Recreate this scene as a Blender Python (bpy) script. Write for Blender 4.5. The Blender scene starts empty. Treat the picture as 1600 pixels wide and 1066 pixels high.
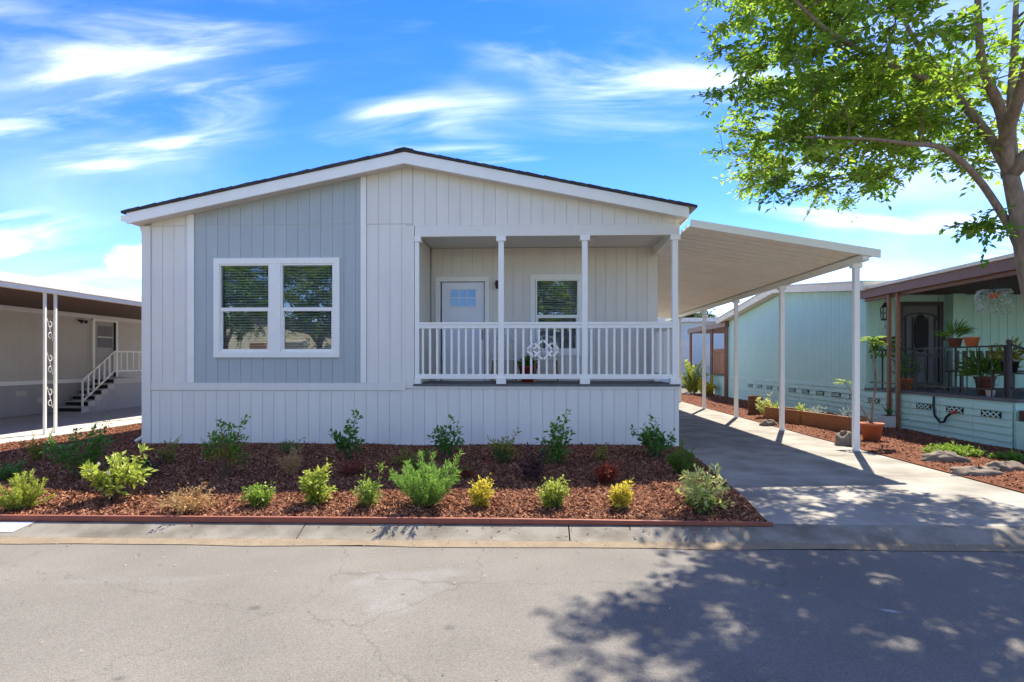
import bpy, math, random, zlib
from mathutils import Vector, Matrix, noise as mnoise
random.seed(7)
R = math.radians
SC = bpy.context.scene
COL = SC.collection

# ------------------------------------------------------------------ camera, sky, sun, exposure
FPX, YAW, EYE = 933.0, math.atan(35/933), 1.48
cam = bpy.data.cameras.new('camera'); cam_o = bpy.data.objects.new('camera', cam); COL.objects.link(cam_o)
cam.sensor_width = 36; cam.lens = FPX/1600*36; cam.shift_y = 33/1600
cam.clip_start = .05; cam.clip_end = 2000
cam_o.location = (0, 0, EYE); cam_o.rotation_euler = (R(90), 0, YAW)
SC.camera = cam_o

SUN = Vector((.33, .75, 1.0)).normalized()
w = bpy.data.worlds.new('World'); SC.world = w; w.use_nodes = True
nt = w.node_tree; nt.nodes.clear()
N = lambda t: nt.nodes.new(t)
L = lambda a, b: nt.links.new(a, b)
out = N('ShaderNodeOutputWorld'); bg = N('ShaderNodeBackground'); sky = N('ShaderNodeTexSky')
sky.sky_type = 'NISHITA'; sky.sun_disc = False
sky.sun_elevation = math.asin(SUN.z); sky.sun_rotation = math.atan2(SUN.x, SUN.y)
sky.air_density = .6; sky.dust_density = 0; sky.ozone_density = 4.0
bg.inputs['Strength'].default_value = .15
tc = N('ShaderNodeTexCoord'); sep = N('ShaderNodeSeparateXYZ'); L(tc.outputs['Generated'], sep.inputs[0])
zc = N('ShaderNodeMath'); zc.operation = 'MAXIMUM'; L(sep.outputs['Z'], zc.inputs[0]); zc.inputs[1].default_value = 0
za = N('ShaderNodeMath'); za.operation = 'ADD'; L(zc.outputs[0], za.inputs[0]); za.inputs[1].default_value = .22
dv = []
for ax in 'XY':
    d = N('ShaderNodeMath'); d.operation = 'DIVIDE'; L(sep.outputs[ax], d.inputs[0]); L(za.outputs[0], d.inputs[1]); dv.append(d)
cmb = N('ShaderNodeCombineXYZ'); L(dv[0].outputs[0], cmb.inputs[0]); L(dv[1].outputs[0], cmb.inputs[1])
def cloud_noise(rot, scl, loc, scale, detail, rough, dist, lo, hi):
    m_ = N('ShaderNodeMapping'); L(cmb.outputs[0], m_.inputs[0]); m_.inputs['Rotation'].default_value = (0, 0, R(rot)); m_.inputs['Scale'].default_value = scl; m_.inputs['Location'].default_value = loc
    n_ = N('ShaderNodeTexNoise'); n_.inputs['Scale'].default_value = scale; n_.inputs['Detail'].default_value = detail; n_.inputs['Roughness'].default_value = rough; n_.inputs['Distortion'].default_value = dist; L(m_.outputs[0], n_.inputs['Vector'])
    r_ = N('ShaderNodeMapRange'); r_.interpolation_type = 'SMOOTHSTEP'; r_.inputs['From Min'].default_value = lo; r_.inputs['From Max'].default_value = hi; L(n_.outputs['Fac'], r_.inputs['Value']); return r_.outputs[0]
def M2(op, a, b):
    m_ = N('ShaderNodeMath'); m_.operation = op; m_.use_clamp = True
    for i, q in enumerate((a, b)):
        if isinstance(q, (int, float)): m_.inputs[i].default_value = q
        else: L(q, m_.inputs[i])
    return m_.outputs[0]
wisp = cloud_noise(22, (.55, 2.0, 1), (4.3, 1.9, 0), 2.1, 9, .55, .6, .46, .88)
mask = cloud_noise(10, (.8, 1.2, 1), (1.7, 6.2, 0), 1.5, 3, .5, .3, .43, .66)
veil = cloud_noise(35, (.5, 1.1, 1), (7.7, 3.3, 0), 1.1, 5, .5, .8, .45, .85)
cl = M2('ADD', M2('MULTIPLY', wisp, mask), M2('MULTIPLY', veil, .22))
# small heap cloud low over the left roof
p0 = Vector((-.65, .976, .165)).normalized()
vd = N('ShaderNodeVectorMath'); vd.operation = 'SUBTRACT'; L(tc.outputs['Generated'], vd.inputs[0]); vd.inputs[1].default_value = p0
vs = N('ShaderNodeVectorMath'); vs.operation = 'MULTIPLY'; L(vd.outputs[0], vs.inputs[0]); vs.inputs[1].default_value = (15, 15, 30)
vl = N('ShaderNodeVectorMath'); vl.operation = 'LENGTH'; L(vs.outputs[0], vl.inputs[0])
hn = N('ShaderNodeTexNoise'); hn.inputs['Scale'].default_value = 26; hn.inputs['Detail'].default_value = 6; L(tc.outputs['Generated'], hn.inputs['Vector'])
hr = N('ShaderNodeMapRange'); hr.interpolation_type = 'SMOOTHSTEP'; hr.inputs['From Min'].default_value = 1.25; hr.inputs['From Max'].default_value = .75; hr.inputs['To Min'].default_value = 0; hr.inputs['To Max'].default_value = .8
hsum = N('ShaderNodeMath'); hsum.operation = 'MULTIPLY_ADD'; L(hn.outputs['Fac'], hsum.inputs[0]); hsum.inputs[1].default_value = 1.1; hsub = N('ShaderNodeMath'); hsub.operation = 'SUBTRACT'; L(vl.outputs['Value'], hsub.inputs[0]); hsub.inputs[1].default_value = .15; L(hsub.outputs[0], hsum.inputs[2])
L(hsum.outputs[0], hr.inputs['Value'])
cl = M2('MAXIMUM', cl, hr.outputs[0])
hs = N('ShaderNodeHueSaturation'); hs.inputs['Hue'].default_value = .526; hs.inputs['Saturation'].default_value = 1.3; hs.inputs['Value'].default_value = .68; L(sky.outputs[0], hs.inputs['Color'])
mx = N('ShaderNodeMix'); mx.data_type = 'RGBA'; L(cl, mx.inputs['Factor']); tint = N('ShaderNodeMix'); tint.data_type = 'RGBA'; tint.blend_type = 'MULTIPLY'; tint.inputs['Factor'].default_value = 1; tint.inputs['B'].default_value = (1.12, .94, .62, 1); L(hs.outputs[0], tint.inputs['A']); L(tint.outputs['Result'], mx.inputs['A'])
mx.inputs['B'].default_value = (3.9, 3.8, 3.6, 1)
L(mx.outputs['Result'], bg.inputs['Color']); L(bg.outputs[0], out.inputs['Surface'])

sl = bpy.data.lights.new('sun', 'SUN'); sl.energy = 2.0; sl.angle = R(.55); sl.color = (1, .91, .77)
so = bpy.data.objects.new('sun', sl); COL.objects.link(so); so.location = (6, 20, 30)
so.rotation_euler = (-SUN).to_track_quat('-Z', 'Y').to_euler()
SC.view_settings.view_transform = 'Standard'; SC.view_settings.look = 'None'
SC.view_settings.exposure = 2.62; SC.view_settings.gamma = 1

# ------------------------------------------------------------------ pixel to point helpers (1600 x 1066 photograph)
def ray(u, v):
    s, c = math.sin(YAW), math.cos(YAW); x = (u-800)/FPX
    return (-s+x*c, c+x*s, (566-v)/FPX)
def onY(u, v, y): d = ray(u, v); t = y/d[1]; return Vector((d[0]*t, y, EYE+d[2]*t))
def onX(u, v, x): d = ray(u, v); t = x/d[0]; return Vector((x, d[1]*t, EYE+d[2]*t))
def onZ(u, v, z): d = ray(u, v); t = (z-EYE)/d[2]; return Vector((d[0]*t, d[1]*t, z))

# ------------------------------------------------------------------ materials
MATS = {}
def road_wear(m):
    # scuffed pale patches and small drips, each with a place of its own on the asphalt
    t = m.node_tree; b = t.nodes['Principled BSDF']; src = b.inputs['Base Color'].links[0].from_socket
    g = t.nodes.new('ShaderNodeNewGeometry'); nz = t.nodes.new('ShaderNodeTexNoise'); nz.inputs['Scale'].default_value = 5; nz.inputs['Detail'].default_value = 9; t.links.new(g.outputs['Position'], nz.inputs['Vector'])
    fine = t.nodes.new('ShaderNodeTexNoise'); fine.inputs['Scale'].default_value = 95; fine.inputs['Detail'].default_value = 4; t.links.new(g.outputs['Position'], fine.inputs['Vector'])
    def spot(x, y, sx, sy, rot, col, amt, edge, src):
        mp = t.nodes.new('ShaderNodeMapping'); mp.vector_type = 'TEXTURE'; mp.inputs['Location'].default_value = (x, y, -.12); mp.inputs['Scale'].default_value = (sx, sy, 1); mp.inputs['Rotation'].default_value = (0, 0, rot)
        t.links.new(g.outputs['Position'], mp.inputs[0]); ln = t.nodes.new('ShaderNodeVectorMath'); ln.operation = 'LENGTH'; t.links.new(mp.outputs[0], ln.inputs[0])
        a = t.nodes.new('ShaderNodeMath'); a.operation = 'MULTIPLY_ADD'; a.inputs[1].default_value = edge; t.links.new(nz.outputs['Fac'], a.inputs[0]); t.links.new(ln.outputs['Value'], a.inputs[2])
        mr = t.nodes.new('ShaderNodeMapRange'); mr.inputs['From Min'].default_value = .35+edge*.5; mr.inputs['From Max'].default_value = 1.1+edge*.5; mr.inputs['To Min'].default_value = amt; mr.inputs['To Max'].default_value = 0; t.links.new(a.outputs[0], mr.inputs['Value'])
        mx = t.nodes.new('ShaderNodeMix'); mx.data_type = 'RGBA'; mx.inputs['B'].default_value = (*col, 1); t.links.new(mr.outputs[0], mx.inputs['Factor']); t.links.new(src, mx.inputs['A']); return mx.outputs['Result']
    for (u, v, sx, sy, rot, col, amt, edge) in ROAD_SPOTS:
        p = onZ(u, v, -.1); src = spot(p.x, p.y, sx, sy, rot, col, amt, edge, src)
    vo = t.nodes.new('ShaderNodeTexVoronoi'); vo.feature = 'DISTANCE_TO_EDGE'; vo.inputs['Scale'].default_value = .38
    wv = t.nodes.new('ShaderNodeVectorMath'); wv.operation = 'MULTIPLY_ADD'; wv.inputs[1].default_value = (.35, .35, 0); t.links.new(nz.outputs['Color'], wv.inputs[0]); t.links.new(g.outputs['Position'], wv.inputs[2]); t.links.new(wv.outputs[0], vo.inputs['Vector'])
    ck = t.nodes.new('ShaderNodeMapRange'); ck.inputs['From Min'].default_value = .0; ck.inputs['From Max'].default_value = .0035; ck.inputs['To Min'].default_value = .28; ck.inputs['To Max'].default_value = 0; t.links.new(vo.outputs['Distance'], ck.inputs['Value'])
    mk = t.nodes.new('ShaderNodeMix'); mk.data_type = 'RGBA'; mk.inputs['B'].default_value = (.05, .048, .045, 1); t.links.new(ck.outputs[0], mk.inputs['Factor']); t.links.new(src, mk.inputs['A']); src = mk.outputs['Result']
    mx = t.nodes.new('ShaderNodeMix'); mx.data_type = 'RGBA'; mx.blend_type = 'MULTIPLY'; mx.inputs['Factor'].default_value = 1
    mr = t.nodes.new('ShaderNodeMapRange'); mr.inputs['From Min'].default_value = .3; mr.inputs['From Max'].default_value = .7; mr.inputs['To Min'].default_value = .8; mr.inputs['To Max'].default_value = 1.19; t.links.new(fine.outputs['Fac'], mr.inputs['Value'])
    cb = t.nodes.new('ShaderNodeCombineColor'); [t.links.new(mr.outputs[0], cb.inputs[i]) for i in range(3)]
    t.links.new(src, mx.inputs['A']); t.links.new(cb.outputs[0], mx.inputs['B']); t.links.new(mx.outputs['Result'], b.inputs['Base Color'])
PALE, DARK = (.225, .22, .21), (.075, .073, .070)
ROAD_SPOTS = [(632, 915, .42, .32, .6, PALE, .55, 2.6), (650, 898, .4, .14, .3, PALE, .5, 2.6), (615, 950, .22, .1, .2, PALE, .6, 2.4), (200, 905, .7, .06, .1, PALE, .22, 2.0), (330, 900, .6, .05, .35, PALE, .2, 2.0),
              (397, 948, .055, .045, 0, DARK, .6, .5), (703, 978, .05, .05, 0, DARK, .45, .5), (185, 1057, .04, .035, 0, DARK, .5, .5), (630, 927, .022, .018, 0, DARK, .6, .4), (250, 882, .03, .018, 0, DARK, .5, .4), (482, 955, .014, .01, 0, DARK, .7, .3), (1390, 952, .07, .03, -.4, (.42, .42, .41), .8, 3.2)]
def mat(name, col, col2=None, rough=.6, scale=6, detail=4, bump=0, bscale=60, metal=0, spec=.4, objvar=0, transl=0, attr=False, stretch=None, coat=0, lo=.3, hi=.7):
    m = bpy.data.materials.new(name); m.use_nodes = True; t = m.node_tree; b = t.nodes['Principled BSDF']
    b.inputs['Roughness'].default_value = rough; b.inputs['Metallic'].default_value = metal; b.inputs['Specular IOR Level'].default_value = spec
    b.inputs['Coat Weight'].default_value = coat
    col2 = col2 or tuple(c*.86 for c in col)
    rp = t.nodes.new('ShaderNodeValToRGB'); rp.color_ramp.elements[0].color = (*col, 1); rp.color_ramp.elements[1].color = (*col2, 1)
    rp.color_ramp.elements[0].position = lo; rp.color_ramp.elements[1].position = hi
    tcn = t.nodes.new('ShaderNodeTexCoord'); mpn = t.nodes.new('ShaderNodeMapping')
    if stretch: mpn.inputs['Scale'].default_value = stretch
    t.links.new(tcn.outputs['Object'], mpn.inputs[0])
    nz = t.nodes.new('ShaderNodeTexNoise'); nz.inputs['Scale'].default_value = scale; nz.inputs['Detail'].default_value = detail
    t.links.new(mpn.outputs[0], nz.inputs['Vector'])
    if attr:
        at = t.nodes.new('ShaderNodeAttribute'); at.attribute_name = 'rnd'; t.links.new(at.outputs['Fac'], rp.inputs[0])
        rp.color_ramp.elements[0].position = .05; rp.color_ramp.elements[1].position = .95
    else: t.links.new(nz.outputs['Fac'], rp.inputs[0])
    colout = rp.outputs[0]
    if objvar:
        oi = t.nodes.new('ShaderNodeObjectInfo'); mr = t.nodes.new('ShaderNodeMapRange')
        mr.inputs['To Min'].default_value = 1-objvar; mr.inputs['To Max'].default_value = 1+objvar
        t.links.new(oi.outputs['Random'], mr.inputs['Value'])
        hv = t.nodes.new('ShaderNodeHueSaturation'); t.links.new(mr.outputs[0], hv.inputs['Value']); t.links.new(colout, hv.inputs['Color']); colout = hv.outputs[0]
    t.links.new(colout, b.inputs['Base Color'])
    if bump:
        n2 = t.nodes.new('ShaderNodeTexNoise'); n2.inputs['Scale'].default_value = bscale; n2.inputs['Detail'].default_value = 5
        t.links.new(mpn.outputs[0], n2.inputs['Vector'])
        bp = t.nodes.new('ShaderNodeBump'); bp.inputs['Strength'].default_value = bump; bp.inputs['Distance'].default_value = .01
        t.links.new(n2.outputs['Fac'], bp.inputs['Height']); t.links.new(bp.outputs[0], b.inputs['Normal'])
    if transl:
        tr = t.nodes.new('ShaderNodeBsdfTranslucent'); t.links.new(colout, tr.inputs['Color'])
        ms = t.nodes.new('ShaderNodeMixShader'); ms.inputs[0].default_value = transl
        t.links.new(b.outputs[0], ms.inputs[1]); t.links.new(tr.outputs[0], ms.inputs[2])
        t.links.new(ms.outputs[0], t.nodes['Material Output'].inputs['Surface'])
    MATS[name] = m; return m
def glass(name, tint=(.9, .95, .95), refl=.22):
    m = bpy.data.materials.new(name); m.use_nodes = True; t = m.node_tree; t.nodes.remove(t.nodes['Principled BSDF'])
    tr = t.nodes.new('ShaderNodeBsdfTransparent'); tr.inputs[0].default_value = (*tint, 1)
    gl = t.nodes.new('ShaderNodeBsdfGlossy'); gl.inputs['Roughness'].default_value = .01; gl.inputs['Color'].default_value = (.95, .97, 1, 1)
    lw = t.nodes.new('ShaderNodeLayerWeight'); lw.inputs[0].default_value = .35
    ma = t.nodes.new('ShaderNodeMath'); ma.operation = 'ADD'; ma.use_clamp = True; ma.inputs[1].default_value = refl; t.links.new(lw.outputs['Fresnel'], ma.inputs[0])
    ms = t.nodes.new('ShaderNodeMixShader'); t.links.new(ma.outputs[0], ms.inputs[0]); t.links.new(tr.outputs[0], ms.inputs[1]); t.links.new(gl.outputs[0], ms.inputs[2])
    t.links.new(ms.outputs[0], t.nodes['Material Output'].inputs['Surface'])
    MATS[name] = m
mat('siding_light', (.775, .755, .67), (.74, .72, .64), rough=.65, scale=2.5, stretch=(3, 3, .5), bump=.15, bscale=90, objvar=.02)
mat('siding_accent', (.43, .475, .47), (.405, .45, .445), rough=.65, scale=2.5, stretch=(3, 3, .5), bump=.15, bscale=90, objvar=.025)
mat('siding_porch', (.76, .72, .63), (.72, .68, .595), rough=.65, scale=2.5, stretch=(3, 3, .5), bump=.15, bscale=90, objvar=.02)
mat('trim_white', (.87, .86, .78), (.835, .825, .75), rough=.45, scale=5, bump=.04, bscale=50)
mat('soffit', (.74, .72, .67), (.70, .68, .63), rough=.6, scale=4)
mat('wall_body', (.62, .60, .57), rough=.8)
mat('interior', (.22, .22, .22), rough=.9)
mat('shingle', (.035, .032, .034), (.07, .062, .06), rough=.95, scale=40, bump=.5, bscale=120, objvar=.25)
mat('blind', (.62, .62, .58), rough=.5)
mat('deck_grey', (.10, .10, .105), (.14, .14, .145), rough=.7, scale=15)
mat('door_white', (.84, .84, .86), (.80, .80, .82), rough=.35, scale=3)
mat('painted_sky_reflection', (.20, .45, .80), (.30, .55, .88), rough=.15, scale=3)  # door lites: the sky's reflection is painted in as a blue base colour
mat('dark_metal', (.03, .03, .032), rough=.45, metal=.4)
mat('steel', (.5, .5, .5), rough=.3, metal=1)
mat('awning', (.88, .84, .73), (.84, .80, .70), rough=.4, scale=2, objvar=.025)
mat('road', (.164, .155, .138), (.20, .189, .168), rough=.95, spec=.12, scale=1.1, detail=9, bump=.6, bscale=190, lo=.34, hi=.68)
road_wear(MATS['road'])
mat('concrete', (.23, .215, .185), (.36, .34, .30), rough=.95, spec=.1, scale=1.6, lo=.35, hi=.65, detail=9, bump=.4, bscale=110, objvar=.05)
mat('gutter_concrete', (.165, .147, .115), (.28, .257, .21), rough=.95, spec=.1, scale=3.2, lo=.36, hi=.62, detail=9, bump=.5, bscale=100, objvar=.06)
mat('gutter_dirt', (.27, .215, .145), (.21, .17, .12), rough=.95, spec=.1, scale=9, detail=8, bump=.5)
mat('pad_concrete', (.42, .39, .34), (.50, .47, .42), rough=.95, spec=.1, scale=2, detail=8, bump=.3)
mat('mulch_base', (.20, .08, .045), (.10, .04, .026), rough=1, spec=.1, scale=26, detail=8, bump=1, bscale=70)
mat('mulch_chip', (.11, .046, .027), (.43, .205, .115), rough=.95, attr=True, spec=.1)
mat('chip_pale', (.45, .33, .2), (.32, .2, .11), rough=.95, attr=True)
mat('edging', (.28, .085, .05), (.22, .07, .045), rough=.7, scale=9, bump=.2)
mat('ground', (.16, .13, .09), (.11, .10, .06), rough=1, scale=3, detail=8)
mat('aqua', (.46, .72, .62), (.42, .68, .585), rough=.6, scale=2, objvar=.03)
mat('aqua_block', (.50, .74, .63), (.46, .70, .595), rough=.7, scale=5, bump=.25, objvar=.04)
mat('cream', (.72, .66, .52), (.66, .60, .46), rough=.6)
mat('brown_beam', (.22, .115, .075), (.17, .088, .058), rough=.55, scale=6, stretch=(1, 1, 6))
mat('brown_post', (.26, .125, .06), (.20, .095, .045), rough=.6, scale=12)
mat('brown_soffit', (.10, .05, .032), rough=.7)
mat('taupe', (.54, .51, .45), (.50, .47, .415), rough=.7, scale=2, objvar=.02)
mat('taupe_dark', (.40, .38, .36), (.36, .345, .325), rough=.7, scale=2, objvar=.02)
mat('bark', (.30, .225, .155), (.17, .12, .085), rough=.9, scale=7, detail=8, stretch=(3, 3, .8), bump=.6, bscale=25)
mat('twig', (.16, .10, .06), (.11, .07, .045), rough=.9, scale=20)
mat('twig_green', (.13, .11, .05), (.10, .08, .045), rough=.9, scale=20)
mat('terracotta', (.50, .15, .06), (.42, .12, .05), rough=.7, scale=8)
mat('pot_red', (.30, .03, .025), rough=.35)
mat('pot_white', (.66, .66, .64), rough=.6)
mat('wood_orange', (.40, .18, .07), (.28, .12, .05), rough=.75, scale=7, stretch=(1, 1, 5), bump=.3, objvar=.12)
mat('wood_tan', (.42, .25, .12), (.30, .17, .08), rough=.8, scale=8, stretch=(1, 4, 4), bump=.3)
mat('rock', (.24, .19, .145), (.11, .09, .075), rough=.95, scale=5, detail=9, bump=.8, bscale=18)
mat('soil', (.05, .035, .025), rough=1)
mat('screen', (.055, .055, .06), rough=.6)
mat('screen_door_grey', (.12, .12, .135), rough=.6)
mat('pale_blue', (.52, .60, .64), (.48, .56, .6), rough=.7)
mat('rust', (.16, .065, .035), (.10, .045, .03), rough=.85, scale=12, bump=.4)
mat('hose', (.015, .015, .016), rough=.4)
mat('vent_dark', (.02, .02, .022), rough=.9)
mat('red_plastic', (.55, .05, .03), rough=.4)
mat('stain', (.27, .265, .255), (.20, .197, .19), rough=.9, scale=6, detail=8)
mat('oil', (.07, .068, .066), (.10, .098, .095), rough=.75, scale=8)
mat('white_paint', (.62, .62, .60), (.5, .5, .48), rough=.7, scale=12)
glass('window_glass', refl=.035)
def leafmat(name, a, b, t=.38): mat(name, a, b, rough=.5, attr=True, transl=t, spec=.35)
leafmat('leaf_tree', (.12, .27, .024), (.40, .53, .055), .6)
leafmat('leaf_far', (.04, .075, .02), (.10, .15, .04), .3)
leafmat('leaf_lime', (.26, .34, .035), (.52, .58, .10))
leafmat('leaf_yellow', (.55, .47, .04), (.72, .62, .09))
leafmat('leaf_green', (.07, .17, .025), (.19, .35, .05))
leafmat('leaf_mid', (.06, .16, .03), (.16, .31, .06))
leafmat('leaf_olive', (.2, .2, .035), (.38, .36, .06))
leafmat('leaf_fresh', (.14, .26, .03), (.33, .45, .06))
leafmat('leaf_rosemary', (.12, .27, .04), (.34, .52, .11))
leafmat('leaf_straw', (.42, .26, .10), (.62, .42, .18), .25)
leafmat('leaf_purple', (.022, .011, .018), (.06, .026, .035), .2)
leafmat('leaf_red', (.16, .03, .02), (.33, .07, .03), .3)
leafmat('leaf_cream', (.32, .40, .07), (.70, .68, .28))
leafmat('leaf_grey', (.30, .38, .33), (.48, .55, .48), .2)
leafmat('petal', (.62, .58, .50), (.7, .66, .58), .3)

# ------------------------------------------------------------------ mesh builder
def wl(o):
    v = Vector((0, 0, 0))
    while o is not None: v += o.location; o = o.parent
    return v
class MB:
    def __init__(s): s.v = []; s.f = []; s.r = []
    def face(s, pts, r=0.5):
        i = len(s.v); s.v += [tuple(p) for p in pts]; s.f.append(tuple(range(i, i+len(pts)))); s.r.append(r)
    def box(s, x0, x1, y0, y1, z0, z1):
        i = len(s.v)
        s.v += [(x, y, z) for z in (z0, z1) for y in (y0, y1) for x in (x0, x1)]
        for q in ((0, 2, 3, 1), (4, 5, 7, 6), (0, 1, 5, 4), (2, 6, 7, 3), (0, 4, 6, 2), (1, 3, 7, 5)): s.f.append(tuple(i+k for k in q)); s.r.append(.5)
        return s
    def prism(s, poly, O, d, n, t0, t1, up=(0, 0, 1)):
        # poly in (s,z): O + d*s + up*z, extruded along n from t0 to t1
        O, d, n, up = Vector(O), Vector(d), Vector(n), Vector(up); i = len(s.v); k = len(poly)
        for t in (t0, t1): s.v += [tuple(O+d*a+up*b+n*t) for a, b in poly]
        s.f.append(tuple(range(i+k-1, i-1, -1))); s.f.append(tuple(range(i+k, i+2*k)))
        for j in range(k): s.f.append((i+j, i+(j+1) % k, i+k+(j+1) % k, i+k+j))
        s.r += [.5]*(k+2); return s
    def bar(s, a, b, w, h=None, up=(0, 0, 1)):
        a, b = Vector(a), Vector(b); h = h or w; d = (b-a).normalized(); up = Vector(up)
        if abs(d.dot(up)) > .98: up = Vector((1, 0, 0))
        x = d.cross(up).normalized()*w/2; y = x.cross(d).normalized()*h/2; i = len(s.v)
        for p in (a, b): s.v += [tuple(p-x-y), tuple(p+x-y), tuple(p+x+y), tuple(p-x+y)]
        for q in ((0, 1, 2, 3), (7, 6, 5, 4), (0, 4, 5, 1), (1, 5, 6, 2), (2, 6, 7, 3), (3, 7, 4, 0)): s.f.append(tuple(i+k for k in q)); s.r.append(.5)
        return s
    def tube(s, pts, rad, n=6, cap=True):
        pts = [Vector(p) for p in pts]; m = len(pts); i0 = len(s.v)
        rad = rad if isinstance(rad, (list, tuple)) else [rad]*m
        x = None
        for k, p in enumerate(pts):
            d = (pts[min(k+1, m-1)]-pts[max(k-1, 0)]).normalized()
            if x is None: x = d.orthogonal().normalized()
            else:
                x = x-d*x.dot(d); x = x.normalized() if x.length > 1e-6 else d.orthogonal().normalized()
            y = d.cross(x)
            for j in range(n):
                a = 2*math.pi*j/n; s.v.append(tuple(p+(x*math.cos(a)+y*math.sin(a))*rad[k]))
        for k in range(m-1):
            for j in range(n):
                a = i0+k*n+j; b = i0+k*n+(j+1) % n
                s.f.append((a, b, b+n, a+n)); s.r.append(.5)
        if cap:
            s.f.append(tuple(i0+j for j in range(n-1, -1, -1))); s.f.append(tuple(i0+(m-1)*n+j for j in range(n))); s.r += [.5, .5]
        return s
    def lathe(s, prof, c, n=20):
        c = Vector(c); i0 = len(s.v)
        for r, z in prof:
            for j in range(n): a = 2*math.pi*j/n; s.v.append((c.x+r*math.cos(a), c.y+r*math.sin(a), c.z+z))
        for k in range(len(prof)-1):
            for j in range(n):
                a = i0+k*n+j; b = i0+k*n+(j+1) % n; s.f.append((a, b, b+n, a+n)); s.r.append(.5)
        s.f.append(tuple(i0+j for j in range(n-1, -1, -1))); s.f.append(tuple(i0+(len(prof)-1)*n+j for j in range(n))); s.r += [.5, .5]
        return s
    def leaf(s, p, d, l, wd, r, nrm=None):
        # folded kite of two triangles
        d = Vector(d).normalized(); nrm = nrm or Vector((random.gauss(0, 1), random.gauss(0, 1), random.gauss(0, 1)+.8))
        x = d.cross(nrm)
        if x.length < 1e-4: x = d.orthogonal()
        x.normalize(); up = x.cross(d); i = len(s.v); p = Vector(p); m = p+d*l*.48+up*l*.06
        s.v += [tuple(p), tuple(m+x*wd/2), tuple(p+d*l-up*l*.08), tuple(m-x*wd/2)]
        s.f += [(i, i+1, i+2), (i, i+2, i+3)]; s.r += [r, r]
    def mesh(s, name, off=Vector((0, 0, 0)), smooth=False):
        me = bpy.data.meshes.new(name); me.from_pydata([(a-off.x, b-off.y, c-off.z) for a, b, c in s.v], [], s.f)
        at = me.attributes.new('rnd', 'FLOAT', 'FACE'); at.data.foreach_set('value', s.r)
        if smooth: me.polygons.foreach_set('use_smooth', [True]*len(me.polygons))
        me.update(); return me
    def build(s, name, m, parent=None, smooth=False, label=None, kind=None, bevel=0):
        off = wl(parent)
        if parent is None:
            xs = [q[0] for q in s.v]; ys = [q[1] for q in s.v]; off = Vector(((min(xs)+max(xs))/2, (min(ys)+max(ys))/2, min(q[2] for q in s.v)))
        o = bpy.data.objects.new(name, s.mesh(name, off, smooth)); COL.objects.link(o); o.data.materials.append(MATS[m])
        if parent is None: o.location = off
        o.parent = parent
        if label: o['label'] = label
        if kind: o['kind'] = kind
        if bevel:
            b = o.modifiers.new('bevel', 'BEVEL'); b.width = bevel; b.segments = 2; b.limit_method = 'ANGLE'
        return o
def bx(*a): return MB().box(*a)
def thing(name, loc, label, cat, group=None, kind=None):
    o = bpy.data.objects.new(name, None); COL.objects.link(o); o.location = loc; o.empty_display_size = .1
    if kind: o['kind'] = kind
    if label: tag(o, label, cat, group)
    return o
def tag(o, label, cat, group=None):
    o['label'] = label; o['category'] = cat
    if group: o['group'] = group
    return o
def inst(me, name, loc, m, parent):
    o = bpy.data.objects.new(name, me); COL.objects.link(o); o.parent = parent; o.location = Vector(loc)-wl(parent)
    if not me.materials: me.materials.append(MATS[m])
    return o
def struct(name, mb, m, smooth=False): o = mb.build(name, m, None, smooth); o['kind'] = 'structure'; return o

# siding boards on a plane: O + d*s + z, proud along n
def boards(parent, O, d, n, s0, s1, zb, zt, m, holes=(), pitch=.2032, gap=.006, th=.009, breaks=(), name='siding_board', start=None):
    ztf = zt if callable(zt) else (lambda q: zt)
    k = s0 if start is None else start
    while k < s1-.01:
        a, b = max(k, s0)+gap/2, min(k+pitch, s1)-gap/2; k += pitch
        if b-a < .012: continue
        cuts = sorted({a, b, *[h[j] for h in holes for j in (0, 1) if a < h[j] < b]})
        for c0, c1 in zip(cuts, cuts[1:]):
            mid = (c0+c1)/2; spans = [(zb, None)]
            for h in holes:
                if h[0] <= mid <= h[1]: spans = [(zb, h[2]), (h[3], None)]
            for lo, hi in spans:
                if hi is None:
                    pts = [(c0, lo), (c1, lo), (c1, ztf(c1))]+[(q, ztf(q)) for q in breaks if c0 < q < c1]+[(c0, ztf(c0))]
                    if min(ztf(c0), ztf(c1))-lo < .01: continue
                else:
                    if hi-lo < .01: continue
                    pts = [(c0, lo), (c1, lo), (c1, hi), (c0, hi)]
                MB().prism(pts, O, d, n, 0, th).build(name, m, parent)

# ------------------------------------------------------------------ ground, road, kerb, drive, beds
def cy(x): return .0118*x            # the kerb runs very slightly askew to the house
struct('ground', bx(-400, 400, -400, 600, -.4, -.18), 'ground')
rd = MB(); rd.face([(-60, -3.2, -.13), (60, -3.2, -.13), (60, 5.10+cy(60), -.105), (-60, 5.10+cy(-60), -.105)]); struct('road', rd, 'road')
struct('far_verge', bx(-60, 60, -60, -3.2, -.17, -.05), 'ground')
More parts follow.
